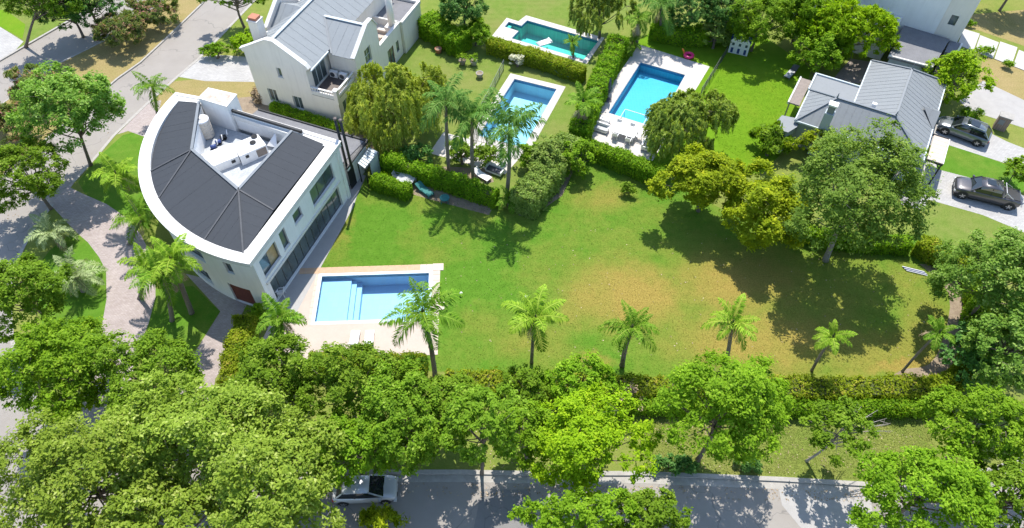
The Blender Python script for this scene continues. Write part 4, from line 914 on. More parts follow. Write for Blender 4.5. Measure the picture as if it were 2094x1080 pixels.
for v in (1.0, 4.86): MB().prism(H3.rect(11.6, 13.05, v - .06, v + .06), 2.46, 2.66).obj('beam', M['black'], cp)
MB().prism(H3.rect(12.97, 13.07, 1.07, 4.79), 2.46, 2.66).obj('beam', M['coping'], cp)
for u, v in ((12.95, 1.1), (12.95, 4.7)): MB().prism(H3.rect(u - .06, u + .06, v - .06, v + .06), 0, 2.46).obj('post', M['black'], cp)
gt = thing('garden_gate', 'thin black metal gate standing open below the pale canopy', 'gate', (*H3(12.9, .3), 0))
for k in range(12): q = H3(12.2 + k * .0, -2.6 + k * .3); MB().tube([(q.x, q.y, .05), (q.x, q.y, 1.5)], .018, 6).obj('bar', M['black'], gt)
for z in (.15, 1.5): MB().beam(H3(12.2, -2.6, z), H3(12.2, .7, z), .05, .05).obj('rail', M['black'], gt)
struct('paving_slab', MB().prism(H3.rect(11.1, 13.2, -2.7, 4.9), -.02, .03), M['greypavers'])

# ------------------------------------------------------------------ white house at the top right
H4 = Frame((44.6, 65.4), -31.0)
h4 = thing('white_modern_house', 'tall white modern house with dark flat garage roofs', 'house', (*H4(-4, 4), 0))
wall2(H4, -15, 0, 'u', [(0, 0), (15, 0), (15, 9.5), (0, 9.5)], [(9.3, 9.75, 5.6, 7.4)], .3, 'main_wall', M['white'], h4)
window(h4, H4(-15, 0), H4.u, 9.3, 9.75, 5.6, 7.4, cols=1, inset=.1)
wall2(H4, .0, .01, 'v', [(0, 0), (9, 0), (9, 9.5), (0, 9.5)], [], .3, 'side_wall', M['white'], h4)
MB().prism(H4.rect(-14.9, -.1, .31, 9), 9.3, 9.5).obj('main_roof', M['greyflat'], h4)
wall2(H4, .01, .12, 'u', [(0, 0), (2.4, 0), (2.4, 7.6), (0, 7.6)], [(.7, 1.4, 4.2, 5.3)], .25, 'wing_wall', M['cream'], h4)
window(h4, H4(.01, .12), H4.u, .7, 1.4, 4.2, 5.3, cols=1, inset=.08)
wall2(H4, 2.4, .13, 'v', [(0, 0), (8, 0), (8, 7.6), (0, 7.6)], [(.7, 2.0, 4.5, 6.2), (3, 4.3, 4.5, 6.2)], .25, 'wing_wall', M['white'], h4)
for a in (.7, 3): window(h4, H4(2.4, .13), H4.v, a, a + 1.3, 4.5, 6.2, cols=2, inset=.08)
MB().prism(H4.rect(.02, 2.38, .4, 8), 7.4, 7.55).obj('wing_roof', M['greyflat'], h4)
q = [G(1849, 52, 2.9).to_2d(), G(1942, 80, 2.9).to_2d(), G(1908, 138, 2.9).to_2d(), G(1817, 114, 2.9).to_2d()]
MB().prism(ccw(q), 2.6, 2.9).obj('garage_roof', M['greyflat'], h4)
MB().prism(ccw(offset_poly(ccw(q), -.2)), 0, 2.6).obj('garage', M['bluewall'], h4)
MB().beam((*q[3], 2.93), (*q[2], 2.93), .2, .12).obj('roof_edge', M['stained'], h4)
q2_ = [G(1944, 80, 2.6).to_2d(), G(1967, 90, 2.6).to_2d(), G(1955, 112, 2.6).to_2d(), G(1932, 106, 2.6).to_2d()]
MB().prism(ccw(q2_), 0, 2.6).obj('porch', M['greyflat'], h4)
MB().beam((*q2_[1], 2.65), (*q2_[2], 2.65), .18, .12).obj('roof_edge', M['coping'], h4)
q = [G(1735, 2, 3.7).to_2d(), G(1846, 36, 3.7).to_2d(), G(1829, 62, 3.7).to_2d(), G(1715, 30, 3.7).to_2d()]
MB().prism(ccw(q), 0, 3.45).obj('living_wing', M['white'], h4)
MB().prism(ccw(offset_poly(ccw(q), -.3)), 3.45, 3.5).obj('flat_roof', M['dark'], h4)
qo = ccw(q); MB().prism(qo, 3.45, 3.75, [ccw(offset_poly(qo, -.55))]).obj('roof_parapet', M['coping'], h4)

# ------------------------------------------------------------------ vehicles
def loft(mb, rings, close=True):
    b = len(mb.v); n = len(rings[0])
    for r in rings: mb.v += [tuple(p) for p in r]
    for i in range(len(rings) - 1):
        for k in range(n - 1): mb.f.append((b + i*n + k, b + i*n + k + 1, b + (i+1)*n + k + 1, b + (i+1)*n + k))
    if close: mb.f.append(tuple(b + k for k in range(n))[::-1]); e = b + (len(rings)-1)*n; mb.f.append(tuple(e + k for k in range(n)))
    return mb
def car(name, label, cat, Fp, Rp, near, paint, hw, body, green, wr=.34, pickup=False):
    f, r = G(*Fp), G(*Rp); d = (f - r).normalized(); wb = (f - r).length; left = Vector((-d.y, d.x, 0))
    c = (f + r) / 2 + left * (-near) * (hw - .12); zg = c.z + (-.1 if name == 'hatchback_car' else .012)
    t = thing(name, label, cat, (c.x, c.y, zg), math.atan2(d.y, d.x))
    rings = []
    for x, zb, zt, k in body:
        h = hw * k; half = [(h * .9, zb), (h, zb + .14), (h * 1.0, zb + (zt - zb) * .6), (h * .965, zt - .06), (h * .86, zt), (h * .45, zt + .025), (0, zt + .035)]
        rings.append([(x, y, z) for y, z in half] + [(x, -y, z) for y, z in half[-2::-1]])
    bd = loft(MB(), rings).obj('body', paint, t, smooth=True, local=True)
    m = bd.modifiers.new('edges', 'EDGE_SPLIT'); m.split_angle = math.radians(50)
    gl = []
    for x, zb, zt, kb, kt in green:
        half = [(hw * kb, zb), (hw * (kb + kt) / 2 + .02, (zb + zt) / 2), (hw * kt, zt - .03)]; gl.append([(x, y, z) for y, z in half] + [(x, -y, z) for y, z in half[::-1]])
    loft(MB(), gl).obj('windows', M['carglass'], t, smooth=False, local=True)
    rf = green[1:-1]
    rr = [[(x + dx, y, z) for y, z in ((hw * kt + .025, zt - .06), (hw * kt - .05, zt + .012), (0, zt + .04), (-hw * kt + .05, zt + .012), (-hw * kt - .025, zt - .06))] for (x, zb, zt, kb, kt), dx in zip(rf, [.02] + [0] * (len(rf) - 2) + [-.02])]
    loft(MB(), rr).obj('roof', paint, t, smooth=True, local=True)
    for s in (-1, 1):
        for (a, b) in ((green[0], green[1]), (green[-1], green[-2])):
            MB().beam((a[0], s * (hw * a[3] + .0), a[1]), (b[0], s * (hw * b[4] + .01), b[2] - .02), .09, .05).obj('pillar', paint, t, local=True)
        x = (green[1][0] * .45 + green[-2][0] * .55); MB().beam((x, s * (hw * green[1][3] + .006), green[1][1]), (x, s * (hw * green[1][4] + .022), green[1][2] - .03), .08, .03, (0, 1, 0)).obj('pillar', M['trim'], t, local=True)
        mr = green[0]; MB().box(mr[0] - .28, mr[0] - .12, s * hw if s > 0 else s * hw - .2, s * hw + .2 if s > 0 else s * hw, mr[1] + .02, mr[1] + .17).obj('mirror', paint, t, local=True)
        x0 = body[-1][0]; MB().box(x0 - .2, x0 + .012, s * hw * .78 - .2, s * hw * .78 + .1, body[-1][2] - .24, body[-1][2] - .08).obj('headlight', M['lamp'], t, local=True)
        x1 = body[0][0]; MB().box(x1 - .012, x1 + .16, s * hw * .8 - .12, s * hw * .8 + .1, body[0][2] - .3, body[0][2] - .05).obj('tail_light', M['red'], t, local=True)
        for xx in (wb / 2, -wb / 2):
            y = s * (hw - .1)
            ar = MB().tube([(xx, s * (hw - .3), wr + .03), (xx, s * (hw + .006), wr + .03)], wr + .07, 20).obj('wheel_arch', M['trim'], t, local=True)
            wh = MB().tube([(xx, y - s * .12, wr), (xx, y + s * .125, wr)], wr, 22).obj('wheel', M['tyre'], t, local=True)
            rim = MB().tube([(xx, y + s * .05, wr), (xx, y + s * .135, wr)], wr * .64, 18).obj('rim', M['trim'], wh, local=True)
            sp = MB()
            for k in range(5):
                a = k * 2 * math.pi / 5; sp.beam((xx, y + s * .14, wr), (xx + math.cos(a) * wr * .62, y + s * .14, wr + math.sin(a) * wr * .62), .07, .02, (0, 1, 0))
            sp.obj('spokes', M['rim_m'], wh, local=True)
    zf = body[-1][1]; MB().box(body[-1][0] - .05, body[-1][0] + .015, -hw * .55, hw * .55, body[-1][2] - .32, body[-1][2] - .12).obj('grille', M['trim'], t, local=True)
    MB().box(body[-1][0] - .05, body[-1][0] + .02, -.26, .26, zf + .1, zf + .22).obj('number_plate', M['plate'], t, local=True)
    MB().box(body[0][0] - .02, body[0][0] + .05, -.26, .26, zf + .3, zf + .42).obj('number_plate', M['plate'], t, local=True)
    MB().box(body[0][0] + .1, body[-1][0] - .1, -hw + .12, hw - .12, .16, zf + .08).obj('underbody', M['trim'], t, local=True)
    return t
sv = car('suv_car', 'slate-grey SUV parked on the upper driveway', 'car', (1929, 274), (1994, 298), 1, M['suv'], .93,
    [(-2.28, .5, .95, .86), (-2.2, .34, 1.02, .95), (-1.5, .27, 1.05, 1), (0, .26, 1.04, 1), (.9, .26, 1.03, 1), (1.25, .27, 1.0, 1), (1.9, .3, .93, .98), (2.2, .34, .82, .92), (2.32, .42, .7, .82)],
    [(1.3, 1.02, 1.04, .88, .86), (.55, 1.03, 1.6, .9, .7), (-.4, 1.04, 1.66, .9, .71), (-1.6, 1.04, 1.6, .89, .69), (-2.15, 1.03, 1.06, .86, .82)], .36)
for s in (-1, 1): MB().beam((.4, s * .6, 1.69), (-1.5, s * .6, 1.68), .04, .05).obj('roof_rail', M['rim_m'], sv, local=True)
MB().box(-.95, .15, -.42, .42, 1.695, 1.71).obj('sunroof', M['carglass'], sv, local=True)
pk = car('pickup_truck', 'graphite double-cab pickup truck on the lower driveway', 'pickup truck', (1963, 405), (2057, 428), 1, M['pickup'], .95,
    [(-2.62, .52, 1.06, .96), (-2.5, .42, 1.1, .98), (-1.5, .36, 1.12, 1), (0, .34, 1.12, 1), (1.0, .34, 1.13, 1), (1.4, .34, 1.12, 1), (2.2, .38, 1.06, .98), (2.55, .42, .96, .92), (2.68, .5, .84, .8)],
    [(1.5, 1.12, 1.14, .88, .86), (.85, 1.13, 1.74, .9, .7), (.0, 1.13, 1.8, .9, .71), (-.85, 1.13, 1.76, .89, .7), (-1.05, 1.12, 1.14, .88, .82)], .4)
MB().box(-2.5, -1.2, -.74, .74, 1.135, 1.16).obj('load_bed_cover', M['trim'], pk, local=True)
for s in (-1, 1): MB().tube([(-1.15, s * .78, 1.14), (-1.2, s * .68, 1.62)], .035, 8).obj('roll_bar', M['rim_m'], pk, local=True); MB().beam((-1.9, s * .8, 1.2), (-1.2, s * .68, 1.58), .05, .05).obj('roll_bar', M['rim_m'], pk, local=True)
MB().tube([(-1.2, -.68, 1.62), (-1.2, .68, 1.62)], .035, 8).obj('roll_bar', M['rim_m'], pk, local=True)
MB().box(-.25, .45, -.36, .36, 1.835, 1.85).obj('sunroof', M['carglass'], pk, local=True)
car('hatchback_car', 'silvery white car parked on the shaded street under the trees', 'car', (789, 1026), (704, 1030), -1, M['whitecar'], .86,
    [(-2.0, .5, .9, .88), (-1.92, .34, .98, .95), (-1.3, .24, 1.0, 1), (0, .22, .96, 1), (.85, .22, .94, 1), (1.1, .23, .92, 1), (1.7, .26, .82, .97), (2.0, .3, .7, .9), (2.12, .38, .58, .78)],
    [(1.3, .92, .94, .86, .84), (.4, .94, 1.42, .9, .68), (-.4, .95, 1.48, .9, .69), (-1.3, .97, 1.42, .88, .67), (-1.8, .97, 1.0, .84, .8)], .31)

# ------------------------------------------------------------------ garden furniture
def chair(px, rz, label, group, mat='plastic'):
    g = G(*px, .04); t = thing('garden_chair', label, 'chair', (g.x, g.y, .037), rz, group)
    MB().box(-.24, .24, -.24, .24, .4, .44).obj('seat', M[mat], t, local=True)
    b = MB(); b.hexa([(-.24, .2, .44), (.24, .2, .44), (.24, .25, .44), (-.24, .25, .44), (-.22, .3, .88), (.22, .3, .88), (.22, .34, .88), (-.22, .34, .88)]); b.obj('backrest', M[mat], t, local=True)
    for sx in (-1, 1):
        for sy in (-1, 1): MB().beam((sx * .22, sy * .22, .4), (sx * .26, sy * .26, 0), .045, .045).obj('leg', M[mat], t, local=True)
        MB().box(sx * .26 - .03, sx * .26 + .03, -.24, .26, .62, .66).obj('armrest', M[mat], t, local=True); MB().beam((sx * .26, -.22, .42), (sx * .26, -.22, .63), .04, .04).obj('arm_support', M[mat], t, local=True)
    return t
def table(px, rz, label, sx, sy, mat='plastic', h=.72, group=None, round_=False):
    g = G(*px, .04); t = thing('garden_table', label, 'table', (g.x, g.y, .034), rz, group)
    if round_: MB().lathe([(sx * .98, h - .04), (sx, h - .02), (sx, h)], 24).obj('table_top', M[mat], t, local=True)
    else: MB().box(-sx, sx, -sy, sy, h - .05, h).obj('table_top', M[mat], t, local=True)
    k = .68 if round_ else .9
    for a in (-1, 1):
        for b in (-1, 1): MB().beam((a * sx * k, b * sy * k, h - .05), (a * sx * k, b * sy * k, 0), .06, .06).obj('leg', M[mat], t, local=True)
    return t
def lounger(px, rz, label, group, mat='plastic', cush=None, L=1.9, z=.037):
    g = G(*px, .04); t = thing('sun_lounger', label, 'sun lounger', (g.x, g.y, z), rz, group)
    MB().box(-.33, .33, -L / 2, .25, .26, .31).obj('bed', M[mat], t, local=True)
    MB().hexa([(-.33, .25, .26), (.33, .25, .26), (.33, L / 2 - .1, .62), (-.33, L / 2 - .1, .62), (-.33, .25, .31), (.33, .25, .31), (.33, L / 2 - .12, .67), (-.33, L / 2 - .12, .67)]).obj('backrest', M[mat], t, local=True)
    if cush: MB().box(-.3, .3, -L / 2 + .04, .23, .311, .37).obj('cushion', M[cush], t, local=True)
    for sx in (-.3, .3):
        for sy in (-L / 2 + .12, .3): MB().beam((sx, sy, .27), (sx, sy, 0), .05, .05).obj('leg', M[mat], t, local=True)
    return t
gch = 'white plastic set on the shaded terrace'
table((564, 603), .3, 'small white square table beside the long glazed front', .34, .34, group=gch)
chair((556, 612), 2.1, 'white plastic chair south of the small terrace table', gch); chair((577, 604), -1.5, 'white plastic chair at the lawn side of the small terrace table', gch); chair((566, 592), .2, 'white plastic chair north of the small terrace table', gch)
lounger((726, 698), math.pi, 'left of the two white loungers on the cream pool deck', 'loungers by the stepped pool', L=1.6); lounger((756, 698), math.pi + .05, 'right of the two white loungers on the cream pool deck', 'loungers by the stepped pool', L=1.6)
# dining corner south of the cyan pool
gd = 'outdoor dining corner south of the cyan pool'
dt = table((1277, 277), P3.rz, 'large white dining table south of the cyan pool', 1.15, .75, group=gd)
for k, (x, y, rz, lb) in enumerate(((1263, 262, 0, 'white chair at the pool side of the dining table, nearer the parasol'), (1290, 270, 0, 'white chair at the pool side of the dining table, nearer the willow'), (1258, 283, math.pi, 'white chair at the hedge side of the dining table, nearer the parasol'), (1284, 293, math.pi, 'white chair at the hedge side of the dining table, nearer the willow'), (1305, 285, -1.6, 'white chair at the willow end of the dining table'))):
    chair((x, y), P3.rz + rz, lb, gd)
def sofa(px, rz, label, group, L=.8, mat='plastic', cush='cushion'):
    g = G(*px, .04); t = thing('outdoor_sofa', label, 'sofa', (g.x, g.y, .032), rz, group)
    MB().box(-L, L, -.38, .38, .1, .3).obj('base', M[mat], t, local=True); MB().box(-L, L, .24, .38, .3, .72).obj('backrest', M[mat], t, local=True)
    for s in (-1, 1): MB().box(s * L - .06, s * L + .06, -.38, .23, .301, .56).obj('armrest', M[mat], t, local=True)
    n = 2 if L > .6 else 1
    for k in range(n): a = -L + .08 + k * (2 * L - .16) / n; MB().box(a, a + (2 * L - .16) / n - .02, -.36, .22, .302, .42).obj('cushion', M[cush], t, local=True)
    for sx in (-1, 1):
        for sy in (-.3, .3): MB().box(sx * L * .9 - .03, sx * L * .9 + .03, sy - .03, sy + .03, 0, .1).obj('leg', M['black'], t, local=True)
sofa((1227, 266), P3.rz, 'white two-seat sofa below the closed parasol', gd); sofa((1236, 252), P3.rz + 3.1, 'white single armchair between parasol and dining table', gd, .42); sofa((1322, 300), P3.rz + 1.6, 'white sofa half under the willow, beside the dining table', gd, .7)
# parasol
g = G(1243, 205, .03); t = thing('closed_parasol', 'closed dark grey parasol at the edge of the cyan pool', 'parasol', (g.x, g.y, .035))
MB().tube([(0, 0, .08), (0, 0, 2.75)], .03, 8).obj('pole', M['alu'], t, local=True); MB().box(-.35, .35, -.35, .35, 0, .08).obj('base', M['charcoal'], t, local=True)
MB().lathe([(.05, .95), (.17, 1.0), (.2, 1.4), (.16, 1.9), (.1, 2.4), (.03, 2.75)], 9).obj('canopy', M['charcoal'], t, local=True); MB().tube([(0, 0, 1.3), (0, 0, 1.36)], .205, 9).obj('strap', M['black'], t, local=True)
# pool hoop ladder in cyan pool
t = thing('pool_handrail', 'white tubular frame standing in the cyan pool', 'handrail', (*P3(2.6, -8.6), -.45))
a, b, c_, d = P3(1.4, -8.5, -.45), P3(1.4, -8.5, .35), P3(3.8, -8.5, .35), P3(3.8, -8.5, -.45)
MB().tube([a, b, c_, d], .035, 8).obj('rail', M['plastic'], t); 
for u in (1.4, 3.8): MB().tube([P3(u, -8.5, .33), P3(u, -9.9, .33), P3(u, -9.9, .03)], .03, 8).obj('stay', M['plastic'], t)
# inflatables
g = G(1408, 116, .03); t = thing('inflatable_ring', 'pink inflatable ring with orange detail on the white deck', 'pool toy', (g.x, g.y, .035))
ring = MB(); 
for i in range(20):
    for j in range(8): a, b = i * math.pi / 10, j * math.pi / 4; ring.v.append(((.42 + .17 * math.cos(b)) * math.cos(a), (.42 + .17 * math.cos(b)) * math.sin(a), .17 + .17 * math.sin(b)))
ring.f = [(i*8 + j, ((i+1) % 20)*8 + j, ((i+1) % 20)*8 + (j+1) % 8, i*8 + (j+1) % 8) for i in range(20) for j in range(8)]
ring.obj('ring', M['pink'], t, smooth=True, local=True); MB().tube([(-.5, .2, .25), (-.6, .4, .6), (-.75, .35, .75)], [.1, .08, .1], 8).obj('handle', M['orange'], t, smooth=True, local=True)
g = G(1113, 88, -.13); t = thing('pool_float', 'white ribbed air mattress floating in the teal pool', 'pool float', (g.x, g.y, -.15), .5)
for k in range(5): MB().tube([(-.85, -.36 + k * .18, .06), (.85, -.36 + k * .18, .06)], .095, 8).obj('tube', M['plastic'], t, smooth=True, local=True)
MB().tube([(.75, -.4, .14), (.75, .4, .14)], .12, 8).obj('pillow', M['plastic'], t, smooth=True, local=True)
lounger((1152, 155), 1.1, 'teal canvas lounger in the hedge shade by the blue pool', None, 'teal', 'teal', 2.2, .005)
lounger((1617, 152), -.7, 'grey lounger with pale foot end under the round tree', None, 'charcoal', 'cushion', 2.3, .005)
lounger((868, 392), .8, 'dark teal lounger behind the low clipped hedge', None, 'teal', 'teal', 2.0, .012)
table((832, 376), -.4, 'pale grey garden table behind the low clipped hedge', .8, .55, 'cushion')
chair((812, 367), 1.2, 'grey garden chair at the table behind the low clipped hedge, annexe side', 'chairs behind the low hedge', 'cushion'); chair((848, 372), -.4, 'grey garden chair at the table behind the low clipped hedge, palm side', 'chairs behind the low hedge', 'cushion')
t = table((910, 412), 0, 'round teal table on the soil bed near the palms', .45, .45, 'teal', .5, round_=True)
sofa((1012, 352), -.5, 'grey outdoor sofa on the terrace behind the tall palms', None, .8, 'plastic', 'charcoal')
lounger((985, 362), .9, 'white lounger on the terrace behind the tall palms', None, 'plastic')
# playhouse
g = G(1510, 105); t = thing('playhouse', 'little white playhouse of three gabled fronts in the tree shade', 'playhouse', (g.x, g.y, 0), math.radians(-22))
for k, x in enumerate((-1.05, -.35, .35)):
    h = 1.5 + (.25 if k == 1 else 0)
    MB().poly_wall((x, -.6), (1, 0), [(0, 0), (.68, 0), (.68, h), (.34, h + .4), (0, h)], [(.2, .48, .05, .7), (.2, .48, .95, 1.3)], .08).obj('gable_front', M['plastic'], t, local=True)
    MB().box(x + .21, x + .47, -.57, -.55, .06, .69).obj('door', M['navy'], t, local=True); MB().box(x + .21, x + .47, -.57, -.55, .96, 1.29).obj('window', M['glass'], t, local=True)
MB().box(-1.05, 1.02, -.5, .8, 0, 1.4).obj('body', M['plastic'], t, local=True)
for s, (y0, y1) in enumerate(((-.52, .15), (.15, .85))):
    z0, z1 = (1.42, 1.85) if s == 0 else (1.85, 1.42); MB().hexa([(-1.1, y0, z0 - .04), (1.08, y0, z0 - .04), (1.08, y1, z1 - .04), (-1.1, y1, z1 - .04), (-1.1, y0, z0), (1.08, y0, z0), (1.08, y1, z1), (-1.1, y1, z1)]).obj('roof', M['navy'], t, local=True)
# gate pier, fences
g = G(2042, 262); t = thing('brick_pier', 'brown brick utility pier with flat top between the driveways', 'pier', (g.x, g.y, 0), math.radians(-32))
MB().box(-.55, .55, -.4, .4, 0, 1.5).obj('shaft', M['brick'], t, local=True); MB().box(-.62, .62, -.47, .47, 1.5, 1.6).obj('cap', M['kerb'], t, local=True); MB().box(-.4, .1, -.43, -.401, .7, 1.2).obj('meter_door', M['zinc'], t, local=True)
def rail_fence(name, label, pts, h, n, mat):
    A, B_ = G(*pts[0]), G(*pts[1]); t = thing(name, label, 'fence', (A.x, A.y, 0)); d = B_ - A
    for k in range(n + 1): p = A + d * k / n; MB().tube([p, p + Vector((0, 0, h))], .03, 6).obj('post', mat, t)
    for z in (.12, h * .5, h - .03): MB().beam(A + Vector((0, 0, z)), B_ + Vector((0, 0, z)), .025, .03).obj('rail', mat, t)
    m = MB(); L = d.length; k = int(L / .11)
    for i in range(k): p = A + d * (i + .5) / k; m.beam(p + Vector((0, 0, .13)), p + Vector((0, 0, h - .05)), .012, .012, (1, 0, 0))
    o = m.obj('wires', mat, t); o['kind'] = 'stuff'
rail_fence('pool_fence', 'thin grey fence between the cyan pool deck and the bright lawn', [(1484, 112), (1432, 196)], 1.1, 6, M['alu'])
rail_fence('pool_fence', 'thin mesh fence between the lawn pots and the blue pool', [(1030, 140), (985, 230)], 1.1, 5, M['zinc'])
t = thing('pipe_bundle', 'blue and white pipes lying at the end of the big lawn', 'pipes', (*G(1868, 550).to_2d(), .012))
for k in range(5): MB().tube([G(1845 + k * 2, 545 + k * 2, .06 + .03 * (k % 2)), G(1890 + k * 2, 556 + k * 2, .06 + .03 * (k % 2))], .045, 8).obj('pipe', M['navy'] if k % 2 else M['plastic'], t)
for k, (x, y, lb) in enumerate(((943, 604, 'small white lamp globe in the lawn right of the stepped pool'), (1076, 610, 'small white lamp globe beside the palm in the middle of the lawn'))):
    g = G(x, y); t = thing('garden_lamp', lb, 'lamp', (g.x, g.y, .004), 0, 'lawn lamps'); MB().tube([(0, 0, 0), (0, 0, .16)], .04, 8).obj('stem', M['alu'], t, local=True); MB().lathe([(.05, .15), (.12, .2), (.14, .28), (.1, .36), (.03, .39)], 12).obj('globe', M['plastic'], t, smooth=True, local=True)

# ------------------------------------------------------------------ vegetation
def unit(v): return v / np.maximum(np.linalg.norm(v, axis=-1, keepdims=True), 1e-6)
def leaf_quads(rng, P, Nrm, size, ratio=.55, axis=None, jitter=.5):
    n = len(P); R = rng.normal(size=(n, 3)); A = unit(np.cross(Nrm, R)) if axis is None else unit(axis - Nrm * (axis * Nrm).sum(1, keepdims=True) + R * .15)
    B = unit(np.cross(Nrm, A)); L = (size * rng.uniform(1 - jitter, 1 + jitter, n))[:, None]
    fold = Nrm * L * .12
    V = np.stack([P - A * L * .5, P + B * L * ratio * .5 - A * L * .05 + fold, P + A * L * .5, P - B * L * ratio * .5 - A * L * .05 + fold], 1).reshape(-1, 3)
    return V, np.arange(4 * n).reshape(n, 4)
def lobes(rng, R, n, low=-.45):
    d = []
    k = 0
    while len(d) < n:
        q = unit(rng.normal(size=3)[None])[0]
        if q[2] > low and (k > 200 or all(np.linalg.norm(q - e) > .45 for e in d)): d.append(q)
        k += 1
    d = np.array(d); c = d * rng.uniform(.45, .92, n)[:, None] * R; r = rng.uniform(.2, .4, n)
    c = np.vstack([c, np.array([[0, 0, .25 * R[2]]])]); r = np.append(r, .42); return c, r
def round_crown(rng, R, leaf, n, nl=14, style='round', gap=.0):
    R = np.array(R); lc, lr = lobes(rng, R, int(nl * 1.5)); ncl = max(60, n // 38)
    lr[-1] = max(lr[-1], .5); li = rng.choice(len(lc), ncl, p=(lr ** 2) / (lr ** 2).sum())
    d = unit(rng.normal(size=(ncl, 3)) + unit(lc[li] + 1e-3) * .75 + np.array([0, 0, .35]))
    cc = lc[li] + d * lr[li][:, None] * R * rng.uniform(.7, 1.05, ncl)[:, None]
    keep = rng.uniform(size=ncl) > gap + .35 * (rng.uniform(size=len(lc)) > .8)[li]; cc, d = cc[keep], d[keep]; ncl = len(cc)
    ci = rng.integers(0, ncl, n); sig = max(leaf * .62, .045 * R.mean())
    off = rng.normal(size=(n, 3)) * sig * rng.uniform(.6, 1.4, ncl)[ci][:, None] * np.array([1, 1, .7])
    P = cc[ci] + off
    out = unit(P / R)
    if style == 'willow':
        drop = rng.uniform(0, 1, n) ** 1.6 * .48 * R[2] * rng.uniform(.3, 1.2, ncl)[ci]; P = cc[ci] + rng.normal(size=(n, 3)) * np.array([.35, .35, .15]) * sig; P[:, 2] -= drop; P[:, :2] += unit(cc[ci])[:, :2] * (drop * .18)[:, None]
        N = unit(out * np.array([1, 1, .2]) + rng.normal(size=(n, 3)) * .45 + np.array([0, 0, .25])); ax = np.tile(np.array([0, 0, -1.]), (n, 1)) + out * .45 + rng.normal(size=(n, 3)) * .35
        V, F = leaf_quads(rng, P, N, leaf * 1.9, .22, ax)
    elif style == 'plume':
        N = unit(rng.normal(size=(n, 3)) * .6 + out * .5 + np.array([0, 0, .5])); ax = out * .6 + np.array([0, 0, .7]) + rng.normal(size=(n, 3)) * .5
        V, F = leaf_quads(rng, P, N, leaf * 1.7, .25, ax)
    else:
        N = unit(out * .45 + np.array([0, .2, .9]) + rng.normal(size=(n, 3)) * .45); V, F = leaf_quads(rng, P, N, leaf)
    ct = rng.uniform(0, 1, ncl); tint = np.clip(ct[ci] * .62 + rng.uniform(0, .42, n), 0, 1) ** 1.15
    return V, F, tint, lc, cc
TREE_N = [0]
def tree(name, label, crown_px, half, zc, species, leaf=.185, dens=1.0, base=None, cat='tree', group=None, style='round', nl=14, trunk=.17, bark='bark', gap=0.0, flat=1.0, bare=0, R=None, extra_trunks=0):
    TREE_N[0] += 1; rng = np.random.default_rng(100 + TREE_N[0])
    if base is not None:
        b = G(*base); c = GH(*crown_px, b.y + (.0)); zc = c.z
        k = GT(*crown_px, zc)
    else:
        c = G(*crown_px, zc); k = GT(*crown_px, zc); b = Vector((c.x + rng.uniform(-.2, .2), c.y + rng.uniform(-.2, .2), 0))
    if R is None: R = (half[0] * k, half[1] * k * flat, min(half[1] * k, zc * .92))
    R = tuple(q * (1.04 if species in ('gold', 'willow') else .99) for q in R)
    t = thing(name, label, cat, (b.x, b.y, 0), 0, group)
    area = 4 * math.pi * ((R[0] * R[1]) ** 1.6 / 3 + (R[0] * R[2]) ** 1.6 / 3 + (R[1] * R[2]) ** 1.6 / 3) ** (1 / 1.6)
    n = int(area * 1.65 * dens / (leaf * leaf * .28)); n = max(500, min(n, 36000))
    V, F, tint, lc, cc = round_crown(rng, R, leaf, n, nl, style, gap)
    co = np.array([c.x - b.x, c.y - b.y, zc]); V = V + co
    V[:, 2] = np.maximum(V[:, 2], .06)
    part('crown', fast_mesh('crown', V, F, LEAF[species], tint), t)
    mb = MB(); top = Vector(co) + Vector((0, 0, -.25 * R[2])); s0 = Vector((0, 0, -.1)); mid = s0.lerp(top, .5) + Vector((rng.uniform(-.15, .15), rng.uniform(-.15, .15), 0))
    pts = smooth_line([s0, mid, top], 4); rr = [trunk * (1.25 if i == 0 else 1) * (1 - .55 * i / (len(pts) - 1)) for i in range(len(pts))]; mb.tube(pts, rr, 9)
    fork = s0.lerp(top, .55)
    for q in lc:
        e = Vector(q + co); f = fork.lerp(top, rng.uniform(0, 1)); m = f.lerp(e, .5) + Vector((0, 0, -.12 * R[2] * rng.uniform(0, 1)))
        mb.tube(smooth_line([f, m, e], 3), [trunk * .42 * (1 - .8 * i / 6) for i in range(7)], 6)
    for q in cc[rng.choice(len(cc), min(len(cc), 40), replace=False)]:
        e = Vector(q + co); j = np.argmin(np.linalg.norm(lc - q, axis=1)); mb.tube([Vector(lc[j] + co), e], [trunk * .13, trunk * .05], 4)
    mb.obj('trunk', M[bark], t, smooth=True, local=True)
    for i in range(bare):
        a = rng.uniform(-.3, 1.2); e = top + Vector((math.cos(a) * R[0] * 1.5, math.sin(a) * R[1] * 1.2, rng.uniform(.1, .7))); m = MB(); m.tube([top, top.lerp(e, .5) + Vector((0, 0, .2)), e], [.05, .035, .01], 5)
        for j in range(4): s = top.lerp(e, .4 + .15 * j); m.tube([s, s + Vector((rng.uniform(-.4, .5), rng.uniform(-.5, .5), rng.uniform(0, .4)))], [.02, .006], 4)
        m.obj('bare_branch', M['palebark'], t, local=True)
    return t
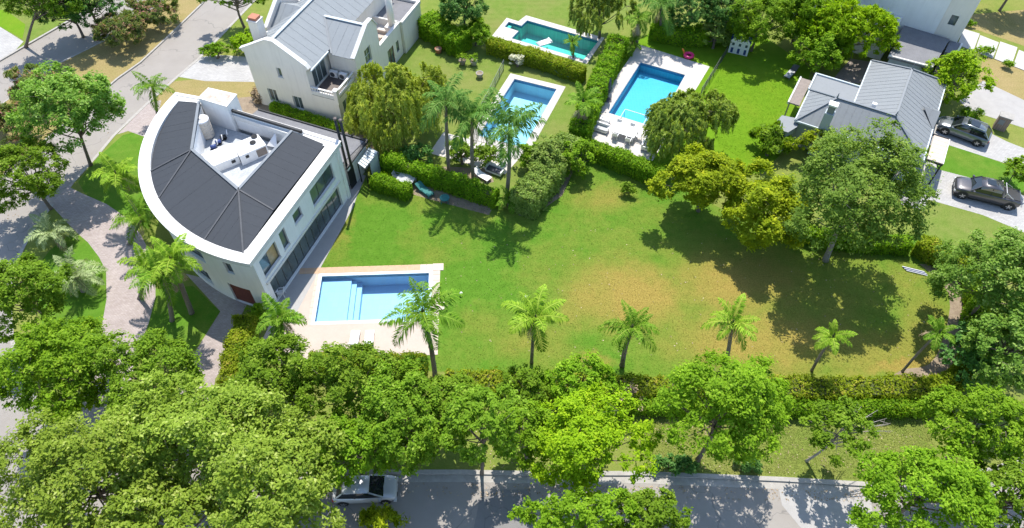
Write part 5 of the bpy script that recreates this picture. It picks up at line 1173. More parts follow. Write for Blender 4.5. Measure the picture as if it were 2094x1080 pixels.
def hedge(label, pts, wd, h, species='hedge', leaf=.17, dens=1.0, name='hedge', wob=.24, group=None, cat='hedge', z0=0):
    TREE_N[0] += 1; rng = np.random.default_rng(500 + TREE_N[0])
    P = [G(*p).to_2d() for p in pts]; P = smooth_line(P, 5) if len(P) > 2 else [P[0].lerp(P[1], i / 8) for i in range(9)]
    c = sum(P, Vector((0, 0))) / len(P); t = thing(name, label, cat, (c.x, c.y, z0), 0, group)
    A = np.array([(p.x - c.x, p.y - c.y) for p in P]); seg = np.linalg.norm(np.diff(A, axis=0), axis=1); cum = np.r_[0, np.cumsum(seg)]; L = cum[-1]
    area = L * (wd + 2 * h) + 2 * wd * h; n = int(min(22000, area * 2.6 * dens / (leaf * leaf * .28)))
    def at(s): return np.stack([np.interp(s, cum, A[:, 0]), np.interp(s, cum, A[:, 1])], -1)
    s = rng.uniform(0, L, n); ds = (at(np.minimum(s + .3, L)) - at(np.maximum(s - .3, 0))); T = unit(ds); NN = np.stack([-T[:, 1], T[:, 0]], -1)
    pw = np.array([wd, h, h]) / (wd + 2 * h); side = rng.choice(3, n, p=pw); r = rng.uniform(0, 1, n)
    ph = rng.uniform(0, 6, 6); wav = sum(np.sin(s * f + ph[i]) for i, f in enumerate((.9, 1.7, 3.1, 5.3))) / 4
    x = np.where(side == 0, (r - .5) * wd, np.where(side == 1, wd / 2, -wd / 2)); z = np.where(side == 0, h, r * h)
    x = x * (1 + wob * wav) + rng.normal(size=n) * .1; z = z * (1 + wob * .8 * wav) + np.abs(rng.normal(size=n)) * .12 * (rng.uniform(size=n) > .5) + rng.normal(size=n) * .06 - .12 * (np.abs(x) / (wd / 2)) ** 4 * (side == 0)
    q = at(s) + NN * x[:, None]
    e = (s < .02 * L) | (s > .98 * L)
    Pt = np.c_[q, np.maximum(z, .03)]; N = np.where((side == 0)[:, None], np.array([0, 0, 1.]), np.c_[NN * np.sign(x)[:, None], np.full(n, .35)]); N = unit(N + rng.normal(size=(n, 3)) * .5)
    # end caps
    m = int(n * 2 * wd * h / area) + 4
    for k in (0, 1):
        sp = np.full(m, L * k); T2 = unit(at(np.array([min(L, .3 + L * k)])) - at(np.array([max(0, L * k - .3)])))[0]; N2 = np.array([-T2[1], T2[0]])
        pp = at(sp) + N2 * (rng.uniform(-.5, .5, m) * wd)[:, None] + rng.normal(size=(m, 2)) * .06; Pt = np.vstack([Pt, np.c_[pp, rng.uniform(.05, h, m)]])
        N = np.vstack([N, unit(np.c_[np.tile(T2 * (1 if k else -1), (m, 1)), np.full(m, .3)] + rng.normal(size=(m, 3)) * .5)])
    V, F = leaf_quads(rng, Pt, N, leaf)
    cl = np.sin(Pt[:, 0] * 2.1 + ph[0]) * np.sin(Pt[:, 1] * 2.7 + ph[1]); tint = np.clip(.45 + .2 * cl + rng.normal(size=len(Pt)) * .25, 0, 1)
    part('foliage', fast_mesh('foliage', V, F, LEAF[species], tint), t)
    cw, mb = wd * .42, MB(); Q = [Vector(a) for a in A]
    Lp, Rp = [], []
    for i, p in enumerate(Q):
        d = (Q[min(i + 1, len(Q) - 1)] - Q[max(i - 1, 0)]).normalized(); k = Vector((-d.y, d.x)) * cw; Lp.append(p + k); Rp.append(p - k)
    n_ = len(Q); vs = [(*p, 0) for p in Rp] + [(*p, 0) for p in Lp] + [(*p, h * .9) for p in Rp] + [(*p, h * .9) for p in Lp]; fs = []
    for i in range(n_ - 1): fs += [(i, i+1, 2*n_+i+1, 2*n_+i), (n_+i+1, n_+i, 3*n_+i, 3*n_+i+1), (2*n_+i, 2*n_+i+1, 3*n_+i+1, 3*n_+i)]
    fs += [(0, 2*n_, 3*n_, n_), (n_-1, 2*n_-1, 4*n_-1, 3*n_-1)]
    mb.add(vs, fs); mb.obj('stems', M['twig'], t, local=True)
    return t
# palms: each frond is its own piece, shapes shared between palms of a kind
FROND = {}
def frond_mesh(kind, v, mat, L, elev, curl, nleaf, ll, lw, droop):
    key = (kind, v)
    if key in FROND: return FROND[key]
    rng = np.random.default_rng(hash(kind) % 1000 + v if False else sum(map(ord, kind)) + 17 * v); n = 18; pts = []; p = np.zeros(3); a = elev
    for i in range(n + 1):
        pts.append(p.copy()); p = p + np.array([math.cos(a), .04 * math.sin(i * .7 + v), math.sin(a)]) * L / n; a -= curl / n * (1 + i / n)
    pts = np.array(pts); V = []; F = []; tint = []
    for i in range(n):      # rachis
        w0 = .035 * (1 - i / n) + .008; b = len(V); w1 = .035 * (1 - (i + 1) / n) + .008
        V += [pts[i] + [0, w0, 0], pts[i] - [0, w0, 0], pts[i+1] - [0, w1, 0], pts[i+1] + [0, w1, 0]]; F.append((b, b+1, b+2, b+3)); tint.append(.9)
    for k in range(nleaf):
        t = .1 + .9 * (k + rng.uniform(0, .6)) / nleaf; f = t * n; i = min(int(f), n - 1); q = pts[i] + (pts[i+1] - pts[i]) * (f - i); d = unit((pts[i+1] - pts[i])[None])[0]
        l = ll * (math.sin(math.pi * min(1, t * .85 + .18)) ** .7) * rng.uniform(.85, 1.1)
        upv = np.cross(d, [0, 1., 0]); upv = upv * (1 if upv[2] > 0 else -1)
        for s in (-1, 1):
            dr = droop * rng.uniform(.6, 1.3); ax = unit((d * .55 + np.array([0, s * 1., 0]) + upv * rng.uniform(-.15, .85))[None])[0]; m = q + ax * l * .5; e = q + ax * l + np.array([0, 0, -dr * l]); wv = d * lw
            b = len(V); V += [q - wv * .4, m - wv - [0, 0, dr * l * .18], e, m + wv - [0, 0, dr * l * .18]]; F.append((b, b+1, b+2, b+3)); tint.append(rng.uniform(.1, 1) * .85)
    me = fast_mesh('frond', np.array(V), np.array(F), mat, tint); FROND[key] = me; return me
PALM = {   # leaf, frond length, leaflet length, width, droop
    'queen': ('palm', 3.3, .78, .055, .7), 'yellow': ('palmy', 2.55, .62, .055, .6), 'dark': ('palmd', 3.2, .8, .06, .75), 'pindo': ('pindo', 2.6, .58, .04, .22), 'small': ('palm', 1.9, .5, .045, .42)}
def palm(label, crown_px, base=None, z=None, kind='queen', nf=16, trunk=.14, dead=2, name='palm_tree', group=None, scale=1.0, skirt=False, seed=None):
    TREE_N[0] += 1; rng = np.random.default_rng(900 + TREE_N[0]); mat, L, ll, lw, dr = PALM[kind]
    if base is not None: b = G(*base); c = GH(*crown_px, b.y + rng.uniform(-.1, .1))
    else: c = G(*crown_px, z); b = Vector((c.x + rng.uniform(-.15, .15), c.y + rng.uniform(-.15, .15), 0))
    t = thing(name, label, 'palm', (b.x, b.y, 0), 0, group); top = Vector((c.x - b.x, c.y - b.y, c.z))
    mid = Vector((0, 0, 0)).lerp(top, .5) + Vector((rng.uniform(-.12, .12), rng.uniform(-.1, .1), 0))
    pts = smooth_line([Vector((0, 0, -.05)), mid, top], 7); n = len(pts)
    mb = MB(); mb.tube(pts, [trunk * (1.35 if i == 0 else 1.1 - .3 * i / n) * (1 + .07 * (i % 2)) for i in range(n)], 10); mb.obj('trunk', M['palmbark'], t, smooth=True, local=True)
    if kind != 'pindo': MB().tube([top - Vector((0, 0, .35)), top + Vector((0, 0, .15)), top + Vector((0, 0, .55))], [trunk * .95, trunk * .85, .03], 8).obj('crownshaft', M['twig'], t, smooth=True, local=True)
    LE = [1.15, .85, .55, .2, -.1]; CU = [.8, .95, 1.05, 1.0, .9]
    for i in range(nf):
        lev = min(4, int(5 * (i + .5) / nf)); me = frond_mesh(kind, lev * 2 + (i % 2), LEAF[mat], L, LE[lev] + (.22 if i % 2 else -.18), CU[lev] * (1.1 if kind == 'pindo' else 1), 38, ll, lw, dr)
        part('frond', me, t, loc=top + Vector((0, 0, .1)), rot=(rng.uniform(-.25, .25), rng.uniform(-.22, .22), i * 2.399 + rng.uniform(-.45, .45)), scale=(scale * rng.uniform(.72, 1.12),) * 3)
    for i in range(dead):
        me = frond_mesh('dead' + ('s' if skirt else ''), i % 3, LEAF['dead'], 2.0 if kind != 'small' else 1.5, -.5 - .25 * (i % 3), .9, 26, .42, .03, .7)
        o = part('dead_frond', me, t, loc=top + Vector((0, 0, -.1 - (.25 * rng.uniform(0, 4) if skirt else 0))), rot=(0, 0, rng.uniform(0, 6.28)), scale=(scale * rng.uniform(.8, 1.1),) * 3)
    return t
def plant(label, px, r, species='hedge', h=.7, z0=0, name='shrub', cat='shrub', leaf=.16, group=None, flowers=0):
    t = tree(name, label, px, (1, 1), h * .55 + z0, species, leaf, 1.1, None, cat, group, nl=7, trunk=.05, R=(r, r, h * .55)); return t

# street and garden trees
tree('street_tree', 'round dark green tree with bare trunk on the kerb left of the curved house', (143, 222), (108, 92), 0, 'cool', .24, 1.0, (185, 338), group='street trees on the left', nl=16)
tree('street_tree', 'light green tree at the left edge, below the round dark tree', (55, 358), (84, 72), 4.2, 'mid', group='street trees on the left')
tree('street_tree', 'bushy green tree at the left edge beside the silver palms', (46, 600), (86, 88), 4.6, 'mid', group='street trees on the left')
tree('street_tree', 'bright green tree overhanging the street below the silver palms', (128, 752), (98, 114), 4.8, 'ash', group='street trees on the left', nl=16)
tree('street_tree', 'mid green tree between the paver driveway and the garage path', (288, 768), (110, 88), 4.4, 'mid', group='street trees on the left')
gp = 'pale spreading trees at the street corner'
tree('pale_tree', 'huge pale green crown filling the bottom left corner', (170, 985), (170, 140), 6.2, 'pale', .205, 1.1, group=gp, nl=20)
tree('pale_tree', 'pale flowering crown left of the dense green row, below the garage path', (400, 895), (190, 115), 6.4, 'pale', .205, 1.1, group=gp, nl=20)
tree('pale_tree', 'pale green crown just left of the parked white car', (545, 985), (150, 150), 6.0, 'pale', .205, 1.1, group=gp, nl=20)
tree('pale_tree', 'pale crown cut by the bottom edge, between the two other pale crowns', (360, 1070), (160, 90), 5.6, 'pale', .205, 1.0, group=gp)
gr = 'green trees in a row along the south hedge'
tree('row_tree', 'leftmost green tree of the row, beside the hedge at the house corner', (560, 765), (92, 85), 5.0, 'mid', group=gr)
tree('row_tree', 'green tree right below the cream pool deck', (705, 790), (112, 82), 5.0, 'mid', group=gr, nl=16)
tree('row_tree', 'green tree overhanging the parked white car', (722, 906), (106, 72), 4.8, 'ash', group=gr, nl=16)
tree('row_tree', 'green tree right below the palm at the stepped pool', (835, 860), (100, 110), 5.2, 'mid', group=gr, nl=16)
tree('row_tree', 'small green tree with slim trunk at the street kerb, mid row', (990, 868), (82, 80), 0, 'mid', .185, 1.0, (985, 968), group=gr, trunk=.13)
tree('row_tree', 'low green tree on the hedge right of the dark-trunked lawn palm', (1080, 792), (52, 46), 3.2, 'mid', group=gr, trunk=.1)
tree('row_tree', 'low bright tree on the hedge below the second lawn palm', (1188, 776), (78, 50), 3.6, 'ash', group=gr, trunk=.12)
tree('row_tree', 'yellow-green tree reaching over the street kerb, mid picture', (1200, 900), (122, 105), 5.2, 'lime', .19, .95, group=gr, nl=16)
tree('row_tree', 'green crown cut by the bottom edge, below the yellow-green tree', (1190, 1062), (115, 62), 5.6, 'ash', group=gr)
tree('row_tree', 'green crown cut by the bottom edge, at the left of the big street shadow', (1330, 1058), (75, 55), 5.2, 'mid', group=gr)
tree('row_tree', 'broad bright tree with grey trunk on the verge, right of centre', (1480, 832), (142, 112), 0, 'ash', .185, 1.0, (1427, 940), group=gr, nl=17)
tree('sparse_tree', 'thin half-bare tree with crooked trunk on the verge by the kerb', (1722, 882), (74, 60), 0, 'mid', .22, .62, (1648, 943), trunk=.1, gap=.35, bare=7, bark='palebark')
tree('row_tree', 'bright tree at the lower right, over the street', (1890, 1005), (135, 105), 5.2, 'ash', group=gr, nl=16)
tree('row_tree', 'bright tree at the right edge below the hedge corner', (2010, 868), (115, 82), 5.2, 'ash', group=gr, nl=16)
tree('row_tree', 'green tree in the bottom right corner', (2075, 1015), (90, 80), 4.8, 'mid', group=gr)
gq = 'glossy dark trees at the right edge'
tree('glossy_tree', 'tall glossy dark tree at the right edge below the pickup truck', (2045, 570), (98, 112), 5.8, 'cool', .2, 1.05, group=gq, nl=17)
tree('glossy_tree', 'glossy dark tree at the right edge, lower of the two', (2070, 705), (90, 85), 5.2, 'cool', .2, 1.05, group=gq)
tree('glossy_tree', 'low dark thicket tree where the right hedge bends', (1990, 728), (48, 62), 2.6, 'deep', .26, 1.1, group=gq)
tree('shade_tree', 'large grey-green tree with forked trunk at the back of the big lawn', (1745, 405), (138, 130), 0, 'grey', .21, 1.5, (1688, 532), nl=24, trunk=.26, bark='palebark')
tree('golden_tree', 'golden leafed tree beside the large grey-green tree', (1572, 430), (80, 80), 3.9, 'gold', .21, 1.9, group='golden trees on the lawn edge')
tree('golden_tree', 'golden leafed tree beside the weeping willow', (1430, 364), (82, 64), 0, 'gold', .21, 1.9, (1428, 432), group='golden trees on the lawn edge')
tree('willow_tree', 'weeping willow drooping over the cyan pool', (1400, 248), (90, 80), 3.6, 'wdark', .22, 1.8, style='willow', nl=12)
tree('willow_tree', 'yellow-green weeping willow behind the curved house annexe', (808, 212), (98, 92), 4.0, 'willow', .22, 1.3, style='willow', nl=14)
tree('willow_tree', 'dull willow at the top edge beside the teal pool', (1228, 22), (62, 48), 3.4, 'wdark', .24, 1.1, style='willow', nl=10)
tree('round_tree', 'round green tree above the grey lounger', (1680, 110), (52, 44), 2.6, 'ash', .2, 1.1)
tree('lime_tree', 'lime green tree between the hip-roofed house and the white slabs', (1960, 160), (62, 58), 2.9, 'lime', .24)
tree('bamboo_clump', 'bright lime bamboo clump beside the white modern house', (1740, 62), (92, 62), 3.8, 'lime', .26, 1.1, cat='bamboo', style='plume', nl=16, group='bamboo at the back')
tree('bamboo_clump', 'green bamboo clump at the top edge left of the lime bamboo', (1640, 25), (75, 55), 3.8, 'ash', .26, 1.1, cat='bamboo', style='plume', nl=14, group='bamboo at the back')
tree('bamboo_clump', 'lime bamboo clump above the round tree', (1690, 70), (55, 48), 3.2, 'lime', .24, 1.1, cat='bamboo', style='plume', nl=12, group='bamboo at the back')
tree('dark_tree', 'leafy green tree behind the little playhouse', (1555, 45), (74, 62), 3.6, 'ash', group='dark trees along the back', nl=13)
tree('dark_tree', 'dark tree at the top edge left of the playhouse', (1490, 15), (60, 45), 4.0, 'deep', group='dark trees along the back')
tree('dark_tree', 'dark tree at the top edge right of the hanging palm', (1415, 18), (50, 48), 3.6, 'deep', group='dark trees along the back')
tree('dark_tree', 'dark tree at the top edge behind the rounded hedge', (950, 5), (62, 48), 3.6, 'deep', group='dark trees along the back')
tree('dark_tree', 'dark tree at the top right corner casting shade on dry grass', (2085, -42), (80, 50), 4.0, 'mid', group='dark trees along the back')
tree('pale_shrub_tree', 'small silvery tree at the left of the playhouse', (1463, 66), (30, 38), 1.9, 'vine', .2)
tree('street_tree', 'green tree at the top edge in front of the gabled house', (478, -8), (70, 30), 3.8, 'mid', base=None, group='street trees at the top left')
tree('street_tree', 'tree with slim leaning trunk in the top left corner', (75, -5), (90, 50), 0, 'mid', base=(52, 95), group='street trees at the top left')
tree('street_tree', 'dark tree shading the far lane at the top edge', (175, 2), (75, 40), 4.0, 'deep', group='street trees at the top left')
tree('street_tree', 'dark tree beside the far lane, left of the pink bush', (140, 22), (62, 42), 3.2, 'deep', group='street trees at the top left')
gb = 'pink flowering bushes on the median'
for x, y, hx, hy, z, lb in ((248, 62, 56, 52, 1.9, 'large pink flowering bush on the median, nearest the dry grass'), (318, 22, 52, 40, 1.8, 'dull bush on the median at the top edge'), (75, 178, 62, 48, 1.8, 'pink flowering bush behind the round dark tree'), (18, 245, 50, 50, 1.7, 'brownish bush on the median at the left edge')):
    tree('flowering_bush', lb, (x, y), (hx, hy), z, 'pinkbush', .2, 1.0, cat='bush', group=gb, style='plume', nl=10, trunk=.06)
tree('small_tree', 'small bright tree by the lower driveway at the right edge', (2082, 345), (22, 30), 1.8, 'ash', .2, trunk=.06)
tree('small_tree', 'bushy green tree at the bend of the vine hedge', (1183, 322), (30, 36), 1.7, 'ash', .2)
tree('shrub', 'small lone shrub on the lawn below the golden trees', (1286, 384), (18, 11), .75, 'mid', .16, cat='shrub', trunk=.04, nl=6)
tree('shrub', 'clipped oval bush beside the gabled house driveway', (444, 104), (34, 16), .8, 'hedge', .15, 1.3, cat='shrub')
tree('shrub', 'golden bush against the gabled house chimney wall', (496, 88), (26, 30), 1.2, 'lime', .17, cat='shrub')
tree('shrub', 'dry brown shrub at the north corner of the curved house', (530, 192), (14, 18), .7, 'dead', .2, cat='shrub', style='plume', nl=6)
tree('shrub', 'white flowering bush between the two back pools', (1056, 124), (18, 15), .8, 'flower', .13, .6, cat='shrub', nl=7)
tree('shrub', 'dark large-leaved shrub left of the hip-roofed house', (1578, 292), (34, 42), 1.6, 'mid', .3, cat='shrub', style='plume')
tree('shrub', 'golden shrub in front of the hip-roofed house chimney', (1690, 288), (70, 22), 2.2, 'gold', .2, .8, cat='shrub')
tree('shrub', 'round domed bush beside the teal pool', (975, 66), (30, 34), 1.6, 'hedge', .17, 1.3, cat='shrub')
tree('shrub', 'leafy shrubs hiding the foot of the palms by the blue pool', (1000, 318), (36, 26), 1.1, 'mid', .22, cat='shrub')
tree('shrub', 'dark shrub beneath the yellow-green willow', (850, 318), (42, 26), 1.2, 'deep', .22, cat='shrub')
tree('shrub', 'dark green shrub at the house corner beside the garage door', (524, 640), (22, 18), 1.0, 'hedge', .18, cat='shrub')
tree('shrub', 'twiggy dead shrub in the hedge below the yellow-green tree', (1290, 808), (34, 26), 1.0, 'dead', .16, .4, cat='shrub', gap=.3)
tree('shrub', 'yellow shrub at the bottom edge below the white car', (780, 1068), (42, 26), 1.2, 'gold', .24, cat='shrub', style='plume', nl=7)
tree('shrub', 'green shrub beside the slate-grey SUV', (1990, 232), (26, 12), .6, 'hedge', .16, cat='shrub')
for x, y, lb in ((1366, 948, 'leftmost'), (1405, 952, 'second'), (1530, 950, 'rightmost')):
    tree('shrub', lb + ' dark clipped shrub of the row at the street kerb', (x, y), (26, 20), .55, 'deep', .16, cat='shrub', group='kerb shrubs', nl=6, trunk=.04)
for k, (x, y) in enumerate(((2018, 104), (2062, 132), (1980, 45))):
    tree('shrub', ('low bush between the white slabs, nearer the white house', 'low bush between the white slabs, nearer the right edge', 'bright bush at the corner of the white modern house')[k], (x, y), (14, 9), .45, 'hedge', .15, cat='shrub', nl=5, trunk=.03, group='bushes by the white slabs')
tree('row_tree', 'green tree filling the gap left of the slim-trunked street tree', (915, 840), (78, 82), 4.6, 'mid', group=gr)
tree('row_tree', 'leafy green tree between the slim-trunked tree and the yellow-green one', (1075, 880), (60, 62), 4.0, 'ash', group=gr)
tree('shrub', 'tall grey-green bush rising from the vine hedge beside the tallest palm', (1112, 322), (38, 42), 1.8, 'vine', .2, 1.1, cat='shrub')
tree('shrub', 'leafy green bush between the first two tall palms', (942, 312), (30, 30), 1.3, 'mid', .2, cat='shrub')
tree('shrub', 'leafy green bush at the near end of the blue pool', (1082, 318), (26, 30), 1.4, 'ash', .2, cat='shrub')
# hedges
hedge('long hedge along the south side of the big lawn, under the row trees', [(915, 792), (1100, 800), (1300, 806), (1500, 806), (1700, 808), (1880, 806)], 1.5, 1.35, 'yhedge', .19)
hedge('lower dark hedge row outside the long south hedge', [(1230, 836), (1500, 840), (1700, 842), (1905, 840)], .9, 1.0, 'hedge', .17)
hedge('curved hedge closing the lawn at its lower right corner', [(1880, 808), (1925, 800), (1962, 775), (1975, 735)], 1.3, 1.5, 'yhedge', .19)
hedge('clipped hedge bordering the cream pool deck', [(640, 752), (760, 755), (872, 757)], 1.2, 1.3, 'yhedge', .17)
hedge('yellowing hedge running from the house corner to the street', [(512, 668), (496, 730), (478, 800)], 1.5, 1.5, 'yhedge', .18)
hedge('clipped hedge between the lawn and the blue pool terrace', [(788, 344), (900, 380), (1015, 420)], 1.0, 1.7, 'hedge', .17)
hedge('low clipped hedge hiding the grey garden table', [(766, 380), (838, 404)], 1.0, 1.2, 'hedge', .16)
hedge('tall hedge between the blue pool and the cyan pool', [(1262, 108), (1225, 190), (1180, 300)], 1.7, 2.1, 'hedge', .19)
hedge('grey-green vine hedge coming down to the big lawn', [(1168, 312), (1120, 375), (1068, 440)], 2.3, 2.1, 'vine', .2)
hedge('clipped hedge between the cyan pool corner and the lawn', [(1205, 318), (1280, 348), (1352, 378)], 1.2, 1.6, 'hedge', .17)
hedge('clipped hedge along the front of the teal pool', [(1000, 105), (1100, 135), (1192, 166)], 1.1, 1.5, 'yhedge', .17)
hedge('tall billowing hedge beside the gabled house', [(872, 62), (905, 85), (950, 108)], 2.4, 2.0, 'hedge', .2, wob=.25)
hedge('clipped hedge below the large grey-green tree', [(1868, 512), (1915, 536), (1965, 566)], 1.3, 1.5, 'yhedge', .18)
hedge('hedge under the grey-green tree along the hip-roofed house', [(1600, 478), (1720, 505), (1850, 512)], 1.0, 1.2, 'deep' if False else 'hedge', .18)
hedge('dark hedge between the teal pool and the hanging palms', [(1330, 75), (1420, 90), (1540, 60)], 1.4, 1.8, 'hedge', .2)
hedge('dark hedge in the narrow gap behind the curved house', [(560, 228), (630, 250), (700, 275)], .6, 1.0, 'hedge', .18)
hedge('dark thicket hedge at the right end of the lawn', [(1985, 560), (1990, 640), (1985, 720)], 1.5, 1.6, 'hedge', .2)
# palms
gl = 'lawn palms along the south side'
palm('palm hanging over the right end of the stepped pool', (865, 640), (890, 768), None, 'queen', 15, .17, 3, group=gl, scale=.95)
palm('lawn palm with dark trunk, second from the stepped pool', (1095, 652), (1087, 742), None, 'yellow', 13, .12, 4, group=gl, scale=1.05)
palm('lawn palm with thick trunk, left of the brown patch', (1292, 672), (1272, 748), None, 'queen', 15, .17, 4, group=gl, scale=.74)
palm('lawn palm half behind the broad bright tree', (1497, 662), (1486, 738), None, 'yellow', 11, .15, 3, group=gl, scale=.98)
palm('slim leaning lawn palm at the foot of the big tree shadow', (1702, 690), (1660, 758), None, 'yellow', 10, .1, 2, group=gl, scale=.72)
palm('slim leaning lawn palm at the bare right end of the lawn', (1918, 682), (1845, 760), None, 'small', 9, .09, 1, group=gl, scale=.85)
gt_ = 'tall palms by the blue pool'
palm('tall palm nearest the yellow-green willow', (912, 212), (918, 355), None, 'dark', 15, .15, 2, group=gt_)
palm('tall palm in the middle of the three by the blue pool', (966, 245), (968, 372), None, 'dark', 15, .16, 2, group=gt_)
palm('tall palm rising in front of the blue pool water', (1042, 262), (1036, 405), None, 'dark', 16, .17, 4, group=gt_, scale=1.1)
palm('low fan of fronds at the foot of the vine hedge', (1042, 410), None, .7, 'small', 12, .14, 3, scale=.9)
palm('old palm with brown skirt between the two big hedges', (1192, 210), (1196, 272), None, 'small', 12, .18, 12, skirt=True, scale=1.1)
palm('small palm leaning over the teal pool', (1170, 88), (1172, 118), None, 'small', 12, .1, 1, scale=.72)
palm('shaggy palm at the top edge above the cyan pool', (1352, 15), (1352, 80), None, 'dark', 13, .18, 10, skirt=True)
palm('second shaggy palm at the top edge, nearer the dull willow', (1305, 40), (1302, 95), None, 'small', 12, .16, 6, skirt=True)
palm('low palm at the north end of the tall hedge', (1292, 92), None, .9, 'small', 11, .12, 1)
gf = 'palms in front of the curved house'
palm('palm on the footpath at the top of the curved house', (312, 180), (322, 238), None, 'queen', 13, .13, 1, group=gf, scale=.72)
palm('palm on the front lawn beside the curved wall', (240, 358), (285, 442), None, 'yellow', 14, .13, 5, group=gf, scale=1.0, skirt=True)
palm('palm leaning over the paver driveway', (290, 448), (262, 500), None, 'queen', 13, .12, 1, group=gf, scale=.85)
palm('left of the palm group by the garage path', (300, 545), (285, 610), None, 'yellow', 14, .15, 6, group=gf, skirt=True)
palm('right of the palm group by the garage path', (352, 530), (392, 640), None, 'yellow', 14, .18, 7, group=gf, skirt=True)
palm('middle of the palm group by the garage path', (330, 560), (352, 655), None, 'queen', 13, .17, 6, group=gf, skirt=True, scale=.85)
palm('silvery arching palm on the left island, upper of two', (108, 478), None, 1.5, 'pindo', 18, .22, 3, group='silver palms on the island', scale=.95)
palm('silvery arching palm on the left island, lower of two', (155, 568), None, 1.6, 'pindo', 20, .24, 2, group='silver palms on the island', scale=1.05)
palm('bushy palm with dead fronds at the corner of the pool deck', (572, 655), (580, 745), None, 'small', 14, .16, 7, scale=1.15, skirt=True)
# pots on the back lawn
gpot = 'plant pots on the back lawn'
for k, (x, y, m_, sp, lb) in enumerate(((897, 108, 'terracotta', None, 'empty terracotta pot beside the tall billowing hedge'), (946, 132, 'wood', 'ash', 'brown pot with green plant on the back lawn'), (969, 133, 'kerb', 'ash', 'grey pot with green plant on the back lawn'), (981, 158, 'kerb', None, 'empty grey pot nearest the mesh fence'), (940, 105, 'terracotta', None, 'terracotta pot in the shade of the domed bush'))):
    g = G(x, y); t = thing('plant_pot', lb, 'pot', (g.x, g.y, .004), 0, gpot)
    MB().lathe([(.24, 0), (.3, .1), (.36, .4), (.4, .5), (.4, .56), (.34, .56), (.33, .48)], 16).obj('pot', M[m_], t, smooth=True, local=True); MB().lathe([(.33, .46), (.32, .49)], 14).obj('soil', M['soil'], t, local=True)
    if sp:
        rng = np.random.default_rng(40 + k); V, F, ti, lc, cc = round_crown(rng, (.5, .5, .42), .16, 260, 6); part('foliage', fast_mesh('foliage', V + np.array([0, 0, .9]), F, LEAF[sp], ti), t)
# grass blades standing on the lawns
def grass(name, label, px, n, mat, z, h, seed, avoid=()):
    P = ccw(G2(px)); xs = [p.x for p in P]; ys = [p.y for p in P]; rng = np.random.default_rng(seed); q = np.c_[rng.uniform(min(xs), max(xs), n), rng.uniform(min(ys), max(ys), n)]
    def inside(q, poly):
        c = np.zeros(len(q), bool)
        for a, b in zip(poly, poly[1:] + poly[:1]):
            hit = ((a.y > q[:, 1]) != (b.y > q[:, 1])) & (q[:, 0] < (b.x - a.x) * (q[:, 1] - a.y) / (b.y - a.y + 1e-12) + a.x); c ^= hit
        return c
    k = inside(q, P)
    for a in avoid: k &= ~inside(q, ccw(a))
    q = q[k]; n = len(q); a = rng.uniform(0, 6.28, n); w_ = rng.uniform(.03, .06, n); hh = h * rng.uniform(.5, 1.3, n); dx, dy = np.cos(a) * w_, np.sin(a) * w_; le = rng.normal(size=(n, 2)) * h * 1.6
    V = np.stack([np.c_[q[:, 0] - dx, q[:, 1] - dy, np.full(n, z)], np.c_[q[:, 0] + dx, q[:, 1] + dy, np.full(n, z)], np.c_[q + le, z + hh]], 1).reshape(-1, 3)
    o = part(name, fast_mesh(name, V, np.arange(3 * n).reshape(n, 3), mat), None); tag(o, label, 'grass', None, 'stuff')
dk = [P1(-1.9, 5.75), P1(10.3, 5.75), P1(10.3, -3.2), P1(-5, -3.2)]
grass('grass', 'short grass of the big lawn', [(735, 400), (775, 345), (1030, 432), (1065, 446), (1190, 310), (1350, 370), (1480, 440), (1700, 490), (1870, 490), (1950, 560), (1930, 640), (1930, 720), (1880, 750), (1500, 772), (900, 758), (640, 552)], 90000, M['lawn'], .004, .028, 1, [dk])
grass('grass', 'short grass of the street verge', [(1310, 850), (1900, 850), (1920, 965), (1774, 982), (1330, 960)], 30000, M['verge'], .0, .035, 2)
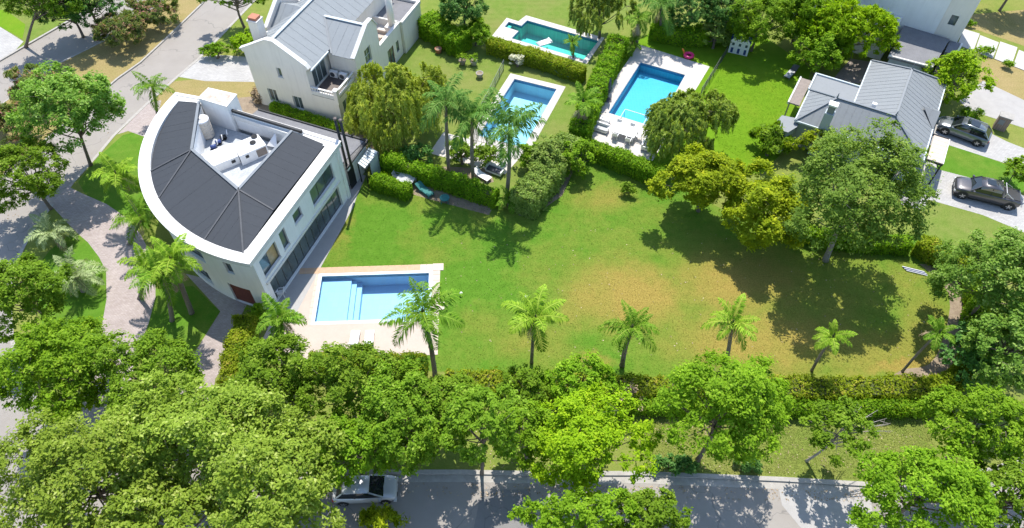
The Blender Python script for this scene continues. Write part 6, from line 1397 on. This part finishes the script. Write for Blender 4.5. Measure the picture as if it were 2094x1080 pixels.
grass('grass', 'short lush grass beyond the cyan pool', [(1490, 120), (1620, 180), (1600, 300), (1560, 345), (1470, 300), (1440, 200)], 18000, M['lawn_lush'], .004, .025, 3)

def litter(name, label, px, n, z, seed):
    P = ccw(G2(px)); rng = np.random.default_rng(seed); xs = [p.x for p in P]; ys = [p.y for p in P]; q = np.c_[rng.uniform(min(xs), max(xs), n), rng.uniform(min(ys), max(ys), n)]
    c = np.zeros(n, bool)
    for a, b in zip(P, P[1:] + P[:1]): c ^= ((a.y > q[:, 1]) != (b.y > q[:, 1])) & (q[:, 0] < (b.x - a.x) * (q[:, 1] - a.y) / (b.y - a.y + 1e-12) + a.x)
    c &= (np.sin(q[:, 0] * 1.3) * np.sin(q[:, 1] * 1.9 + q[:, 0]) + rng.normal(size=n) * .6) > .2; q = q[c]; n = len(q)
    N = unit(rng.normal(size=(n, 3)) * .25 + np.array([0, 0, 1.])); V, F = leaf_quads(rng, np.c_[q, np.full(n, z + .015)], N, .11)
    o = part(name, fast_mesh(name, V, F, LEAF['dead'], rng.uniform(0, 1, n)), None); tag(o, label, 'leaf litter', None, 'stuff')
litter('fallen_leaves', 'dry leaves scattered along the south street kerb', [(700, 985), (1800, 1000), (1800, 1025), (700, 1012)], 2600, -.09, 11)
litter('fallen_leaves', 'dry leaves scattered on the left street', [(0, 420), (140, 360), (250, 230), (300, 220), (120, 430), (0, 520)], 900, -.1, 12)
litter('fallen_leaves', 'dry leaves scattered on the verge under the row trees', [(950, 860), (1900, 860), (1850, 975), (960, 955)], 1800, .0, 13)
litter('fallen_leaves', 'dry leaves scattered over the big lawn', [(900, 480), (1400, 450), (1900, 560), (1900, 730), (920, 730)], 900, .006, 14)
struct('road_patch', MB().sheet(G2([(1592, 992), (1690, 996), (1782, 1002), (1786, 1080), (1640, 1080), (1600, 1032)]), -.096), M['paleconc'])
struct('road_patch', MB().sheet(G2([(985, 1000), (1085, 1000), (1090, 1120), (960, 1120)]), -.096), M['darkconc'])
